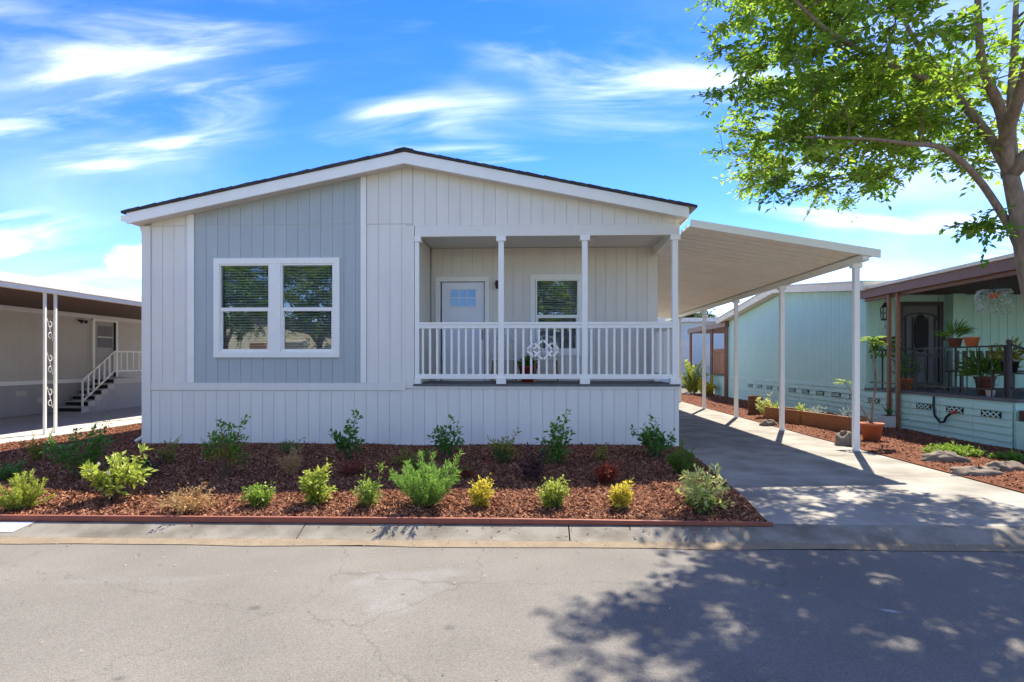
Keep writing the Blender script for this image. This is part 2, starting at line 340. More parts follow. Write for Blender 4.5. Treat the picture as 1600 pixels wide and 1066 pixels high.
# gutter: rolled kerb in cast sections with joints
kerb = thing('kerb', (0, 5.1, -.12), None, None, kind='structure')
joints = [-30, -9.5, -5.4, -2.1, .31, 6.9, 30]
for j0, j1 in zip(joints, joints[1:]):
    g = .006
    pr = [(5.56, -.006), (5.44, -.008), (5.40, -.014), (5.26, -.066), (5.20, -.084), (5.20, -.25), (5.56, -.25)]
    mb = MB(); i = len(mb.v); k = len(pr)
    for x in (j0+g, j1-g): mb.v += [(x, q[0]+cy(x), q[1]) for q in pr]
    mb.f += [tuple(range(k)), tuple(range(2*k-1, k-1, -1))]+[(q, k+q, k+(q+1) % k, (q+1) % k) for q in range(k)]; mb.r = [.5]*(k+2)
    mb.build('kerb_section', 'gutter_concrete', kerb)
mb = MB(); xs = [-30+i*.5 for i in range(121)]
for a, b in zip(xs, xs[1:]):
    f = lambda x: 5.095+cy(x)+.018*math.sin(x*3.1)+.012*math.sin(x*7.7)
    mb.face([(a, f(a), -.1), (b, f(b), -.1), (b, 5.22+cy(b), -.079), (a, 5.22+cy(a), -.079)])
struct('gutter', mb, 'gutter_dirt')
# driveway slabs
drv = thing('driveway', (4, 12, -.02), None, None, kind='structure')
def lx(y): return 2.14+(y-5.4)*.075 if y < 10.2 else 2.5
ys = [5.57, 6.55, 7.95, 9.65, 12.5, 15.5, 18.5, 21.5, 24.5, 28]
for a, b in zip(ys, ys[1:]):
    a += .006; b -= .006; z0 = -.006 if a < 5.6 else 0
    rx = lambda y: 5.5+max(0, (6.2-y))*1.4
    mb = MB(); top = [(lx(a), a, z0), (rx(a), a, z0), (rx(b), b, 0), (lx(b), b, 0)]
    mb.v = [(x, y, -.2) for x, y, z in top]+top; mb.f = [(3, 2, 1, 0), (4, 5, 6, 7), (0, 1, 5, 4), (1, 2, 6, 5), (2, 3, 7, 6), (3, 0, 4, 7)]; mb.r = [.5]*6
    mb.build('concrete_slab', 'concrete', drv)
# neighbour's pad on the left, its own slabs
pad = thing('carport_pad', (-12, 15, -.02), None, None, kind='structure')
for a, b in zip([5.57, 9, 12.8, 16.6, 20.4, 24.2], [9, 12.8, 16.6, 20.4, 24.2, 34]):
    bx(-15, -9.65, a+.006, b-.006, -.2, .0).build('concrete_slab', 'pad_concrete', pad)
    bx(-9.64, -9.25, a+.006, b-.006, -.2, -.02).build('edge_strip', 'pad_concrete', pad)
struct('back_yard', bx(-9.2, 60, 28.05, 120, -.2, -.02), 'ground')

# mulch sheets with loose chips
def hnoise(x, y): return .5*math.sin(x*1.3+y*.7)+.3*math.sin(x*2.9-y*2.1)+.2*math.sin(x*5.3+y*4.7)
def bedz(x, y):
    e = min(1, max(0, (y-5.5-cy(x))/.8)); return .012+e*.05+.018*hnoise(x, y)*e
def mulch(name, x0f, x1f, y0, y1, nx, ny, zf):
    mb = MB()
    for j in range(ny+1):
        y = y0+(y1-y0)*j/ny; a, b = x0f(y), x1f(y)
        for i in range(nx+1): x = a+(b-a)*i/nx; mb.v.append((x, y+(cy(x) if y < 6 else 0), zf(x, y)))
    for j in range(ny):
        for i in range(nx): k = j*(nx+1)+i; mb.f.append((k, k+1, k+nx+2, k+nx+1)); mb.r.append(.5)
    return struct(name, mb, 'mulch_base', True)
bl = lambda y: -9.22; br = lambda y: (lx(y)-.01 if y < 10.2 else -6.9)
mulch('mulch_bed', bl, lambda y: lx(y)-.012, 5.49, 10.26, 90, 40, bedz)
mulch('side_bed', bl, lambda y: -6.86, 10.26, 27, 20, 40, lambda x, y: .05)
rz = lambda x, y: .012+.03*min(1, max(0, (x-5.5)/.5))+.02*hnoise(x, y)*min(1, max(0, (x-5.55)/.4))
mulch('side_strip', lambda y: 5.51, lambda y: 8.6 if y < 10.2 else 7.93, 5.95, 27.9, 22, 120, rz)
def chips(name, n, area, zf, m, lmin=.014, lmax=.045, seed=1):
    rnd = random.Random(seed); mb = MB(); V, F, Rr = mb.v, mb.f, mb.r
    for _ in range(n):
        x, y = area(rnd); a = rnd.uniform(0, 6.283); l = rnd.uniform(lmin, lmax); wd = l*rnd.uniform(.18, .42); t = rnd.gauss(0, .38); t2 = rnd.gauss(0, .5)
        ca, sa = math.cos(a), math.sin(a); z = zf(x, y)+.006+abs(t)*l*.35
        dx, dy, dz = ca*l/2, sa*l/2, t*l/2; ex, ey, ez = -sa*wd/2, ca*wd/2, t2*wd/2
        i = len(V); V += [(x-dx-ex, y-dy-ey, z-dz-ez), (x+dx-ex*.6, y+dy-ey*.6, z+dz-ez), (x+dx+ex*.7, y+dy+ey*.7, z+dz+ez), (x-dx+ex, y-dy+ey, z-dz+ez)]
        F.append((i, i+1, i+2, i+3)); Rr.append(rnd.random()**1.3)
    o = mb.build(name, m); o['kind'] = 'stuff'; return o
def bed_area(r):
    while True:
        y = 5.51+(10.2-5.51)*r.random()**1.45; x = r.uniform(-9.2, 2.5)
        if x < lx(y)-.03 and y-5.51 > cy(x): return x, y
tag(chips('mulch_chips', 150000, bed_area, bedz, 'mulch_chip'), 'red brown bark chips strewn over the front garden bed', 'mulch')
tag(chips('pale_chips', 700, bed_area, lambda x, y: bedz(x, y)+.006, 'chip_pale', .02, .05, 5), 'scattered pale straw coloured chips lying on the bark', 'mulch')
tag(chips('side_chips', 12000, lambda r: (r.uniform(-9.2, -6.9), r.uniform(10.2, 16)), lambda x, y: .05, 'mulch_chip', seed=3), 'bark chips beside the grey house and the neighbour pad', 'mulch')
tag(chips('strip_chips', 30000, lambda r: (r.uniform(5.55, 7.9), 6.0+20*r.random()**1.6), rz, 'mulch_chip', seed=4), 'bark chips in the strip between driveway and aqua house', 'mulch')
tag(chips('road_grit', 1500, lambda r: (r.uniform(-9, 7), 5.22-2.6*r.random()**3.2), lambda x, y: -.104 if y < 5.1 else -.086, 'chip_pale', .006, .02, 8), 'fine pale grit and leaf litter along the gutter', 'grit')
tag(chips('spilled_chips', 260, lambda r: (r.uniform(-8, 2.1), 5.44-.2*r.random()**1.8), lambda x, y: -.014-.38*max(0, 5.40-y), 'mulch_chip', .012, .035, 9), 'a few bark chips spilled onto the kerb', 'mulch')
pt = MB(); pp_ = [(5.435, -.004), (5.40, -.009), (5.275, -.056)]
for (y0_, z0_), (y1_, z1_) in zip(pp_, pp_[1:]): pt.face([(-7.2, y1_+cy(-7.2), z1_), (-4.62-(5.435-y1_)*.6, y1_+cy(-4.6), z1_), (-4.62-(5.435-y0_)*.6, y0_+cy(-4.6), z0_), (-7.2, y0_+cy(-7.2), z0_)])
struct('kerb_paint', pt, 'white_paint')
ed = thing('bed_edging', (-3, 5.47, 0), 'terracotta red board edging along the front of the mulch bed', 'edging')
for a, b in zip([-11.2, -7.6, -4.0, -.4], [-7.6, -4.0, -.4, 2.16]):
    mb = MB(); A, B = a+.002, b-.002
    mb.v = [(A, 5.452+cy(A), -.004), (B, 5.452+cy(B), -.004), (B, 5.49+cy(B), -.004), (A, 5.49+cy(A), -.004), (A, 5.452+cy(A), .05), (B, 5.452+cy(B), .05 if b < 2 else .03), (B, 5.49+cy(B), .05 if b < 2 else .03), (A, 5.49+cy(A), .05)]
    mb.f = [(3, 2, 1, 0), (4, 5, 6, 7), (0, 1, 5, 4), (1, 2, 6, 5), (2, 3, 7, 6), (3, 0, 4, 7)]; mb.r = [.5]*6
    mb.build('edging_board', 'edging', ed, bevel=.006)

# ------------------------------------------------------------------ the grey house
YF = 10.23; RX = -2.18
house = thing('manufactured_house', (-2.2, 18, 0), 'light grey manufactured house with dark grey window panel, gable roof and porch', 'house')
sof = lambda x: 4.83-.2055*abs(x-RX)
# shell: hollow walls with openings
W = (-5.53, -3.43, 1.62, 3.23)              # front window opening
PW = (0.02, .90, 1.66, 3.14)                # porch window opening
DO = (-1.88, -.98, 1.11, 3.1)               # door opening
sh = MB()
y0, y1 = YF+.016, YF+.12
def wallx(mb, x0, x1, z0, zt, ya, yb, hole=None):
    # wall panel in XZ with optional rectangular hole; zt callable
    def pr(a, b, lo, hi):
        tf = hi if callable(hi) else (lambda q: hi)
        pts = [(a, lo), (b, lo), (b, tf(b))]+([(RX, tf(RX))] if a < RX < b and callable(hi) else [])+[(a, tf(a))]
        mb.prism(pts, (0, 0, 0), (1, 0, 0), (0, 1, 0), ya, yb)
    if hole is None: pr(x0, x1, z0, zt)
    else:
        pr(x0, hole[0], z0, zt); pr(hole[1], x1, z0, zt); pr(hole[0], hole[1], z0, hole[2]); pr(hole[0], hole[1], hole[3], zt)
wallx(sh, -6.86, -2.07, 0, sof, y0, y1, W)
wallx(sh, -2.07, 2.45, 0, 1.02, y0, y1)
wallx(sh, -2.07, 2.45, 3.80, sof, y0, y1)
# porch back wall: two openings
yb0, yb1 = 11.866, 11.97
for a, b, lo, hi in [(-2.07, DO[0], 1.0, 3.75), (DO[0], DO[1], DO[3], 3.75), (DO[1], PW[0], 1.0, 3.75), (PW[0], PW[1], 1.0, PW[2]), (PW[0], PW[1], PW[3], 3.75), (PW[1], 2.43, 1.0, 3.75)]:
    sh.box(a, b, yb0, yb1, lo, hi)
sh.box(-6.86, -6.76, y1+.002, 26, 0, 3.86); sh.box(2.33, 2.43, yb1+.002, 26, 0, 3.80); sh.box(-2.2, -2.086, y1+.002, yb0-.002, 1.0, 3.8)
sh.box(2.35, 2.44, y1+.002, yb1, 0, 1.01)
wallx(sh, -6.74, 2.32, 0, sof, 25.9, 26)
sh.box(-6.74, 2.32, yb1+.01, 25.88, .95, 1.0); sh.box(-6.74, -2.22, y1+.01, yb1, .95, 1.0)
sh.build('wall', 'wall_body', house)
O = (0, YF+.0155, 0); DX = (1, 0, 0); NY = (0, -1, 0)
boards(house, O, DX, NY, -6.72, 2.455, .03, lambda x: .985 if x < -2.1 else 1.02, 'siding_light', start=-6.72-.05)
boards(house, O, DX, NY, -6.72, -6.06, 1.12, 3.86, 'siding_light')
boards(house, O, DX, NY, -5.94, -3.01, 1.12, 3.865, 'siding_accent', holes=[W])
boards(house, O, DX, NY, -2.90, -2.21, 1.12, 3.86, 'siding_light')
boards(house, O, DX, NY, -6.72, -6.06, 3.872, lambda x: sof(x)+.02, 'siding_light')
boards(house, O, DX, NY, -5.94, -3.01, 3.877, lambda x: sof(x)+.02, 'siding_accent')
boards(house, O, DX, NY, -2.90, -2.10, 3.872, lambda x: sof(x)+.02, 'siding_light', breaks=(RX,))
boards(house, O, DX, NY, -2.09, 2.455, 3.83, lambda x: sof(x)+.02, 'siding_light')
# porch walls
boards(house, (0, 11.865, 0), DX, NY, -2.045, 2.43, 1.115, 3.745, 'siding_porch', holes=[DO, PW])
boards(house, (-2.085, 0, 0), (0, 1, 0), (1, 0, 0), YF+.12, 11.85, 1.115, 3.745, 'siding_porch')
# trims
def trim(name, *a, m='trim_white', p=house, bev=.004): return bx(*a).build(name, m, p, bevel=bev)
trim('corner_trim', -6.885, -6.725, YF-.012, YF+.014, .02, 3.86, m='siding_light')
trim('side_trim', -6.89, -6.862, YF+.016, YF+.16, .02, 3.84, m='siding_light')
trim('batten', -6.055, -5.945, YF-.016, YF+.013, 1.122, sof(-6.055)+.03)
trim('batten', -3.005, -2.905, YF-.016, YF+.013, 1.122, sof(-3.005)+.03)
trim('belt_trim', -6.72, -2.215, YF-.01, YF+.013, .99, 1.118, m='siding_light')
trim('corner_trim', -2.21, -2.07, YF-.013, YF+.013, 1.03, 3.835, m='siding_light')
trim('porch_header', -2.06, 2.46, YF-.014, YF+.11, 3.64, 3.825, m='siding_light')
trim('side_header', 2.33, 2.445, YF+.115, 11.846, 3.58, 3.748, m='trim_white')
trim('porch_ceiling', -2.07, 2.44, YF+.122, 11.85, 3.752, 3.795, m='soffit')
trim('base_flashing', -6.72, 2.45, YF-.02, YF-.002, .0, .055, m='trim_white', bev=0)
trim('ceiling_light', .98, 1.12, 10.95, 11.09, 3.725, 3.751)
deck = trim('porch_deck', -2.084, 2.47, YF-.035, 11.85, 1.068, 1.105, m='deck_grey'); trim('deck_fascia', -2.08, 2.46, YF-.012, YF+.014, 1.022, 1.066, m='siding_light')
# roof
rf = MB()
for sgn, xe in ((-1, -6.95), (1, 2.53)):
    lo = lambda x: 4.85-.2055*abs(x-RX)
    rf.prism([(RX, lo(RX)), (xe, lo(xe)), (xe, lo(xe)+.12), (RX, lo(RX)+.12)], (0, 0, 0), (1, 0, 0), (0, 1, 0), 9.972, 26.2)
roof = rf.build('roof', 'soffit', house)
for sgn, xe in ((-1, -6.955), (1, 2.535)):
    tp = lambda x: 5.005-.2055*abs(x-RX)
    MB().prism([(RX, tp(RX)-.19), (xe, tp(xe)-.18), (xe, tp(xe)), (RX, tp(RX))], (0, 0, 0), (1, 0, 0), (0, 1, 0), 9.93, 9.97).build('rake_board', 'trim_white', house)
bx(2.532, 2.556, 9.975, 26.2, 3.86, 4.03).build('eave_fascia', 'trim_white', house)
# shingle courses: each laps the one below
run = 4.80; pitch = .145; ang = math.atan(.2055)
for sgn in (-1, 1):
    ncs = 33; tot = 4.93/ncs
    me = None
    cs, sn = math.cos(ang), math.sin(ang)
    mb = MB(); q = [(-.012, .0), (tot+.02, .003), (tot+.02, .044), (-.012, .052)]
    mb.prism([(sgn*(a*cs+b*sn), a*-sn*-1*-1+b*cs) for a, b in q], (0, 0, 0), (1, 0, 0), (0, 1, 0), 0, 16.32)
    me = mb.mesh('shingle_course')
    for k in range(ncs):
        dd = (ncs-k)*tot-tot   # distance from ridge of the upper end
        x = RX+sgn*dd*cs; z = 5.008-dd*sn
        jit = random.uniform(-.012, .012)
        inst(me, 'shingle_course', (x, 9.905+jit, z), 'shingle', house)
mb = MB(); 
for sgn in (-1, 1): mb.prism([(0, .045), (sgn*.16, .045-.033), (sgn*.16, .062-.033), (0, .064)], (RX, 0, 5.008), (1, 0, 0), (0, 1, 0), 9.89, 26.2)
mb.build('ridge_cap', 'shingle', house)
g = MB(); g.prism([(-6.957, 3.89), (-7.03, 3.89), (-7.075, 3.93), (-7.075, 3.99), (-7.06, 3.99), (-7.06, 3.94), (-7.02, 3.905), (-6.957, 3.905)], (0, 0, 0), (1, 0, 0), (0, 1, 0), 9.96, 26.1)
g.box(-7.07, -6.958, 9.955, 9.959, 3.892, 3.985)
g.build('gutter', 'trim_white', house)
MB().tube([(-7.01, 10.42, 3.9), (-7.01, 10.42, 3.84), (-6.925, 10.4, 3.74), (-6.925, 10.36, 3.6), (-6.925, 10.34, .25), (-6.925, 10.32, .16), (-6.98, 10.2, .09)], .032, 8).build('downspout', 'siding_light', house, True)
# windows
def blinds(mb, x0, x1, y, z0, z1, step=.046):
    z = z0
    while z < z1:
        a = .019
        mb.face([(x0, y-a, z-.013), (x1, y-a, z-.013), (x1, y+a, z+.013), (x0, y+a, z+.013)]); z += step
    for x in (x0+.1, x1-.1): mb.box(x-.003, x+.003, y-.024, y-.022, z0, z1)
def window(parent, X0, X1, Z0, Z1, yf, units, cas, midz, down=.012):
    # casing boards round the opening, then each double-hung unit
    fr = MB(); c = cas
    fr.box(X0, X1, yf-.03, yf+.02, Z1-c, Z1); fr.box(X0, X1, yf-.034, yf+.02, Z0, Z0+c*.95)
    fr.box(X0, X0+c, yf-.028, yf+.02, Z0+c*.95, Z1-c); fr.box(X1-c, X1, yf-.028, yf+.02, Z0+c*.95, Z1-c)
    for (a, b), (a2, b2) in zip(units, units[1:]): fr.box(b, a2, yf-.028, yf+.03, Z0+c*.95, Z1-c)
    wd = fr.build('window', 'trim_white', parent, bevel=.003)
    za, zb = Z0+c*.95, Z1-c
    for a, b in units:
        s = MB(); t = .028
        s.box(a, b, yf-.012, yf+.08, zb-t, zb); s.box(a, b, yf-.012, yf+.08, za, za+t); s.box(a, a+t, yf-.012, yf+.08, za+t, zb-t); s.box(b-t, b, yf-.012, yf+.08, za+t, zb-t)
        s.box(a+t, b-t, yf-.004, yf+.05, midz-.032, midz+.032)
        t2 = .024; s.box(a+t, a+t+t2, yf+.012, yf+.05, za+t, midz-.032); s.box(b-t-t2, b-t, yf+.012, yf+.05, za+t, midz-.032); s.box(a+t+t2, b-t-t2, yf+.012, yf+.05, za+t, za+t+t2)
        s.build('sash', 'trim_white', wd)
        bx(a+t, b-t, yf+.02, yf+.026, midz+.03, zb-t).build('pane', 'window_glass', wd)
        bx(a+t+t2, b-t-t2, yf+.034, yf+.04, za+t+t2, midz-.03).build('pane', 'window_glass', wd)
        k = MB(); blinds(k, a+.03, b-.03, yf+.125, za+.03, zb-.03); k.box(a+.02, b-.02, yf+.1, yf+.14, zb-.03, zb)
        k.build('blind', 'blind', wd)
    return wd
window(house, -5.59, -3.37, 1.56, 3.29, YF, [(-5.50, -4.595), (-4.405, -3.47)], .10, 2.40)
window(house, -.08, .965, 1.61, 3.215, 11.85, [(.025, .875)], .095, 2.385)
# front door
dr = bx(-1.85, -1.0, 11.885, 11.93, 1.125, 3.075).build('door', 'door_white', house, bevel=.003)
cs_ = MB(); cs_.box(-1.965, -1.87, 11.81, 11.864, 1.108, 3.08); cs_.box(-.985, -.895, 11.81, 11.864, 1.108, 3.08); cs_.box(-1.965, -.895, 11.806, 11.864, 3.082, 3.18)
cs_.build('door_casing', 'trim_white', house, bevel=.003)
trim('threshold', -1.87, -.985, 11.8, 11.88, 1.107, 1.122, m='steel', bev=0)
fx0, fx1, fz0, fz1 = -1.70, -1.145, 2.565, 2.955
fm = MB(); t = .022
fm.box(fx0, fx1, 11.868, 11.884, fz1-t, fz1); fm.box(fx0, fx1, 11.868, 11.884, fz0, fz0+t); fm.box(fx0, fx0+t, 11.868, 11.884, fz0+t, fz1-t); fm.box(fx1-t, fx1, 11.868, 11.884, fz0+t, fz1-t)
pw = (fx1-fx0-2*t)/3; ph = (fz1-fz0-2*t)/2
for i in (1, 2): fm.box(fx0+t+pw*i-.008, fx0+t+pw*i+.008, 11.87, 11.884, fz0+t, fz1-t)
fm.box(fx0+t, fx1-t, 11.872, 11.883, fz0+t+ph-.008, fz0+t+ph+.008)
fm.build('lite_frame', 'door_white', dr)
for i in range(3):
    for j in range(2): bx(fx0+t+pw*i+.009, fx0+t+pw*(i+1)-.009, 11.878, 11.8835, fz0+t+ph*j+.009, fz0+t+ph*(j+1)-.009).build('pane', 'painted_sky_reflection', dr)
for x in (-1.69, -1.375):
    for (za, zb) in ((1.3, 1.95), (2.08, 2.44)):
        p = MB(); t = .02
        p.box(x, x+.23, 11.876, 11.8845, za, za+t); p.box(x, x+.23, 11.876, 11.8845, zb-t, zb); p.box(x, x+t, 11.876, 11.8845, za+t, zb-t); p.box(x+.23-t, x+.23, 11.876, 11.8845, za+t, zb-t)
        p.box(x+.045, x+.185, 11.878, 11.8845, za+.045, zb-.045); p.build('door_panel', 'door_white', dr)
h = MB(); h.lathe([(.03, -.006), (.03, .006)], (-1.06, 11.87, 2.2), 12); h.box(-1.085, -1.035, 11.868, 11.884, 1.93, 2.12); h.tube([(-1.06, 11.87, 2.08), (-1.06, 11.82, 2.07), (-1.06, 11.82, 1.99), (-1.06, 11.868, 1.97)], .009, 8)
h.build('handle', 'dark_metal', dr)
l = MB(); l.box(-.77, -.69, 11.81, 11.85, 3.0, 3.1); l.lathe([(.03, 0), (.05, .1), (.05, .12), (.015, .15)], (-.73, 11.76, 2.93), 10); l.build('porch_lamp', 'dark_metal', house)
# porch posts and railing
PX = [(-2.045, .05), (-.57, .095), (.86, .095), (2.385, .095)]
for x, wd in PX:
    a, b = (x-wd/2, x+wd/2)
    if wd < .09: a, b = -2.06, -1.985
    p = bx(a, b, YF-.02, YF+.075, 1.2, 3.56).build('porch_post', 'trim_white', house, bevel=.005)
    e = .035; a2 = a-e if wd > .09 else a
    bx(a2, b+e, YF-.05, YF+.108, 3.55, 3.641).build('cap', 'trim_white', p, bevel=.004); bx(a2, b+e, YF-.05, YF+.108, 1.107, 1.21).build('base_block', 'trim_white', p, bevel=.004)
bal = bx(-.018, .018, -.018, .018, 1.275, 2.07).mesh('baluster')
secs = [(-1.985, -.6175, 11), (-.5225, .8125, 10), (.9075, 2.3375, 11)]
for a, b, n in secs:
    rl = bx(a, b, YF-.012, YF+.062, 2.06, 2.125).build('railing', 'trim_white', house, bevel=.003)
    bx(a, b, YF-.024, YF+.075, 2.1255, 2.165).build('hand_rail', 'trim_white', rl, bevel=.003); bx(a, b, YF-.0, YF+.05, 1.19, 1.275).build('bottom_rail', 'trim_white', rl, bevel=.003)
    for k in range(n): inst(bal, 'baluster', (a+(b-a)*(k+.5)/n, YF+.025, 0), 'trim_white', rl)
rl = bx(2.34, 2.425, YF+.08, 11.83, 2.06, 2.165).build('railing', 'trim_white', house, bevel=.003); bx(2.355, 2.41, YF+.08, 11.83, 1.19, 1.275).build('bottom_rail', 'trim_white', rl, bevel=.003)
for k in range(12): inst(bal, 'baluster', (2.382, YF+.14+k*.13, 0), 'trim_white', rl)
bx(2.335, 2.43, 11.74, 11.835, 1.107, 2.2).build('porch_post', 'trim_white', house)
# interlaced diamond ornament on the middle railing
om = MB(); oc = Vector((.145, YF-.03, 1.69)); th = .03
def diamond(cx, r, mb, y):
    pts = [oc+Vector((cx+r, y, 0)), oc+Vector((cx, y, r)), oc+Vector((cx-r, y, 0)), oc+Vector((cx, y, -r))]
    for a, b in zip(pts, pts[1:]+pts[:1]): e = (b-a).normalized()*th*.35; mb.bar(a-e, b+e, .016, th, up=(0, 1, 0)) if False else mb.bar(a-e, b+e, th, .016, up=(0, 1, 0))
diamond(0, .172, om, 0); diamond(-.155, .125, om, -.004); diamond(.155, .125, om, -.004)
om.build('ornament', 'trim_white', house)

# porch furniture
def patio_chair(loc, label, rot=0):
    t = thing('porch_chair', loc, label, 'chair')
    x, y, z = loc
    fr = MB()
    arc = [(x+.235*math.cos(a)*(1.0 if a > 0 else 1), y+.24, z+.62+.27*math.sin(a)) for a in [math.pi*k/10 for k in range(11)]]
    fr.tube([(x+.225, y+.22, z+.43)]+arc+[(x-.225, y+.22, z+.43)], .012, 8)
    fr.build('back_frame', 'pot_white', t, True)
    for k in range(5):
        xx = -.16+.08*k; hgt = .62+.27*math.sqrt(max(0, 1-(xx/.235)**2))
        MB().tube([(x+xx, y+.235, z+.44), (x+xx, y+.242, z+hgt)], .006, 6).build('back_rod', 'pot_white', t)
    bx(x-.235, x+.235, y-.21, y+.235, z+.405, z+.44).build('seat', 'pot_white', t, bevel=.015)
    for sx in (-1, 1):
        for sy in (-1, 1): MB().tube([(x+sx*.2, y+sy*.18, z+.41), (x+sx*.225, y+sy*.215, z+.005)], .014, 8).build('leg', 'wood_tan', t)
patio_chair((-.72+.14, 11.3, 1.105), 'white round-backed porch chair beside the front door')
patio_chair((.22, 11.32, 1.105), 'white round-backed porch chair beneath the porch window')

# ------------------------------------------------------------------ plants
def shrub(name, label, loc, wd, ht, leafm, n_stem=14, per=26, ll=.045, lw=.024, start=.3, droop=0, spread=1.0, stem='twig', upright=.5, jit=.035, along=.5, thick=.006, cat='shrub', seed=None, second=None, minh=.45, flat=False):
    rnd = random.Random(seed if seed is not None else zlib.crc32(label.encode()))
    t = thing(name, loc, label, cat)
    wd *= .94; per = int(per*1.1); x0, y0, z0 = loc; st = MB(); lf = MB(); lf2 = MB()
    for i in range(n_stem):
        a = 2*math.pi*(i+rnd.random()*.8)/n_stem*1.0+rnd.random(); rr = math.sqrt(rnd.random())*wd/2*spread
        hh = ht*(minh+(1-minh)*rnd.random())*(1-.35*(rr/(wd/2))**2)
        if i == 0: hh = ht
        tip = Vector((x0+rr*math.cos(a), y0+rr*math.sin(a), z0+hh)); b = Vector((x0+.06*wd*math.cos(a), y0+.06*wd*math.sin(a), z0-.01))
        mid = b.lerp(tip, .5); k = upright; mid = Vector((mid.x*(1-k)+b.x*k+(tip.x-mid.x)*(1-k)*.3, mid.y*(1-k)+b.y*k+(tip.y-mid.y)*(1-k)*.3, mid.z+hh*.1*k)) if upright > 0 else mid+Vector((0, 0, hh*.05))
        pts = []
        for q in range(6):
            s = q/5; p = b*(1-s)**2+mid*2*s*(1-s)+tip*s*s; p += Vector((rnd.gauss(0, .012), rnd.gauss(0, .012), -droop*s*s*hh)); pts.append(p)
        st.tube(pts, [thick*(1-.7*q/5) for q in range(6)], 4, False)
        for j in range(per):
            s = start+(1-start)*rnd.random()**.8; q = min(4, int(s*5)); p = pts[q].lerp(pts[q+1], s*5-q); d = (pts[q+1]-pts[q]).normalized()
            off = Vector((rnd.gauss(0, 1), rnd.gauss(0, 1), rnd.gauss(0, .8)))
            off.normalize(); dirn = (d*along+off*(1-along)).normalized()
            sc = rnd.uniform(.7, 1.25)
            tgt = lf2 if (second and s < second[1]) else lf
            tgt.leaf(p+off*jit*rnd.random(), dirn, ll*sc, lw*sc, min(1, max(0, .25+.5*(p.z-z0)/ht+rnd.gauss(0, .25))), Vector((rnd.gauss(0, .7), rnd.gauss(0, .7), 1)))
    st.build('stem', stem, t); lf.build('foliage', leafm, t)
    if second and lf2.f: lf2.build('foliage', second[0], t)
    return t
def bed(u, v): p = onZ(u, v, .05); p.z = bedz(p.x, p.y); return p
def S(name, label, u, v, wpx, toppx, leafm, **k):
    p = bed(u, v); d = math.hypot(p.x*math.sin(-YAW)+p.y*math.cos(YAW), 0) or p.y
    return shrub(name, label, p, wpx/FPX*p.y, (v-toppx)/FPX*p.y, leafm, **k)
BROAD = dict(n_stem=16, per=30, ll=.075, lw=.04, start=.3, along=.35, jit=.05)
FINE = dict(n_stem=22, per=60, ll=.035, lw=.018, start=.15, along=.4, jit=.05)
NEED = dict(n_stem=26, per=90, ll=.04, lw=.006, start=.06, along=.55, jit=.012, upright=-1, spread=1.0)
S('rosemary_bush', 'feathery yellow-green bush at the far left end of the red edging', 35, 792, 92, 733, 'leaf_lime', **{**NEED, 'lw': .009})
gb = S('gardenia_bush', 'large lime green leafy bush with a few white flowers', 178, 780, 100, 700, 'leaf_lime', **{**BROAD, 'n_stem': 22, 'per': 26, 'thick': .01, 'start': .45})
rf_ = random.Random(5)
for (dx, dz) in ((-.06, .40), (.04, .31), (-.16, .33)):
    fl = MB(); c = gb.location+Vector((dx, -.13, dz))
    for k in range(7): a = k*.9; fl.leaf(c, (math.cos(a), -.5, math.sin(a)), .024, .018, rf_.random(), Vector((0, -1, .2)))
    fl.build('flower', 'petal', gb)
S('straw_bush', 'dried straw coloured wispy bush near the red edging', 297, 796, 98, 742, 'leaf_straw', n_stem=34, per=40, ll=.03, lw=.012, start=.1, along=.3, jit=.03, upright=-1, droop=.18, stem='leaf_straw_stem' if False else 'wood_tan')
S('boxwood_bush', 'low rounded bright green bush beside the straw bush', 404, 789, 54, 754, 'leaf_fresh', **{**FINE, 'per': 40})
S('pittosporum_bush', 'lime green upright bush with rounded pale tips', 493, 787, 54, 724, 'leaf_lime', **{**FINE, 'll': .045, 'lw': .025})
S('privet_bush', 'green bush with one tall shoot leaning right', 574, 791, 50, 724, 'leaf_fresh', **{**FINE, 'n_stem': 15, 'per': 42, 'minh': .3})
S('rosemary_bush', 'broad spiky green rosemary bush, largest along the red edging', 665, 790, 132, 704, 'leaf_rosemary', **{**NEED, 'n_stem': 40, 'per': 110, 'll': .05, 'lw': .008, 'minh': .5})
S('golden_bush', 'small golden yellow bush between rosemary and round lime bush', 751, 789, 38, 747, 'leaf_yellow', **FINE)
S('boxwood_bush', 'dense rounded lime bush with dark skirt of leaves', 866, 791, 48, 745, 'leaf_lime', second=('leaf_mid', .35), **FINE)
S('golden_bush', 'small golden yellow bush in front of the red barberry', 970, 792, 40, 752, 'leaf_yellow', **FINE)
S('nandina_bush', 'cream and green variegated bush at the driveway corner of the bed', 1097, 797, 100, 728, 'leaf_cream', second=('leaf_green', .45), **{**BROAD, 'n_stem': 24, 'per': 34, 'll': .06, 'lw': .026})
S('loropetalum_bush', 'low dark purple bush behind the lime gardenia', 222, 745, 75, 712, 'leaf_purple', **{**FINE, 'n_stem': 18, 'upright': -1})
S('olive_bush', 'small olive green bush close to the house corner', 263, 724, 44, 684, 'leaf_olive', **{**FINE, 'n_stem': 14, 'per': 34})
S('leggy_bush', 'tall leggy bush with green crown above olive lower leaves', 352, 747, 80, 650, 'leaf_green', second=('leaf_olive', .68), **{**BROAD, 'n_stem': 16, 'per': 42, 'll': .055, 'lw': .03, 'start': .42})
S('straw_bush', 'upright straw coloured bush with dry twigs under the wide window', 455, 746, 48, 694, 'leaf_straw', n_stem=22, per=34, ll=.028, lw=.009, start=.15, along=.5, jit=.02, upright=-1, stem='wood_tan')
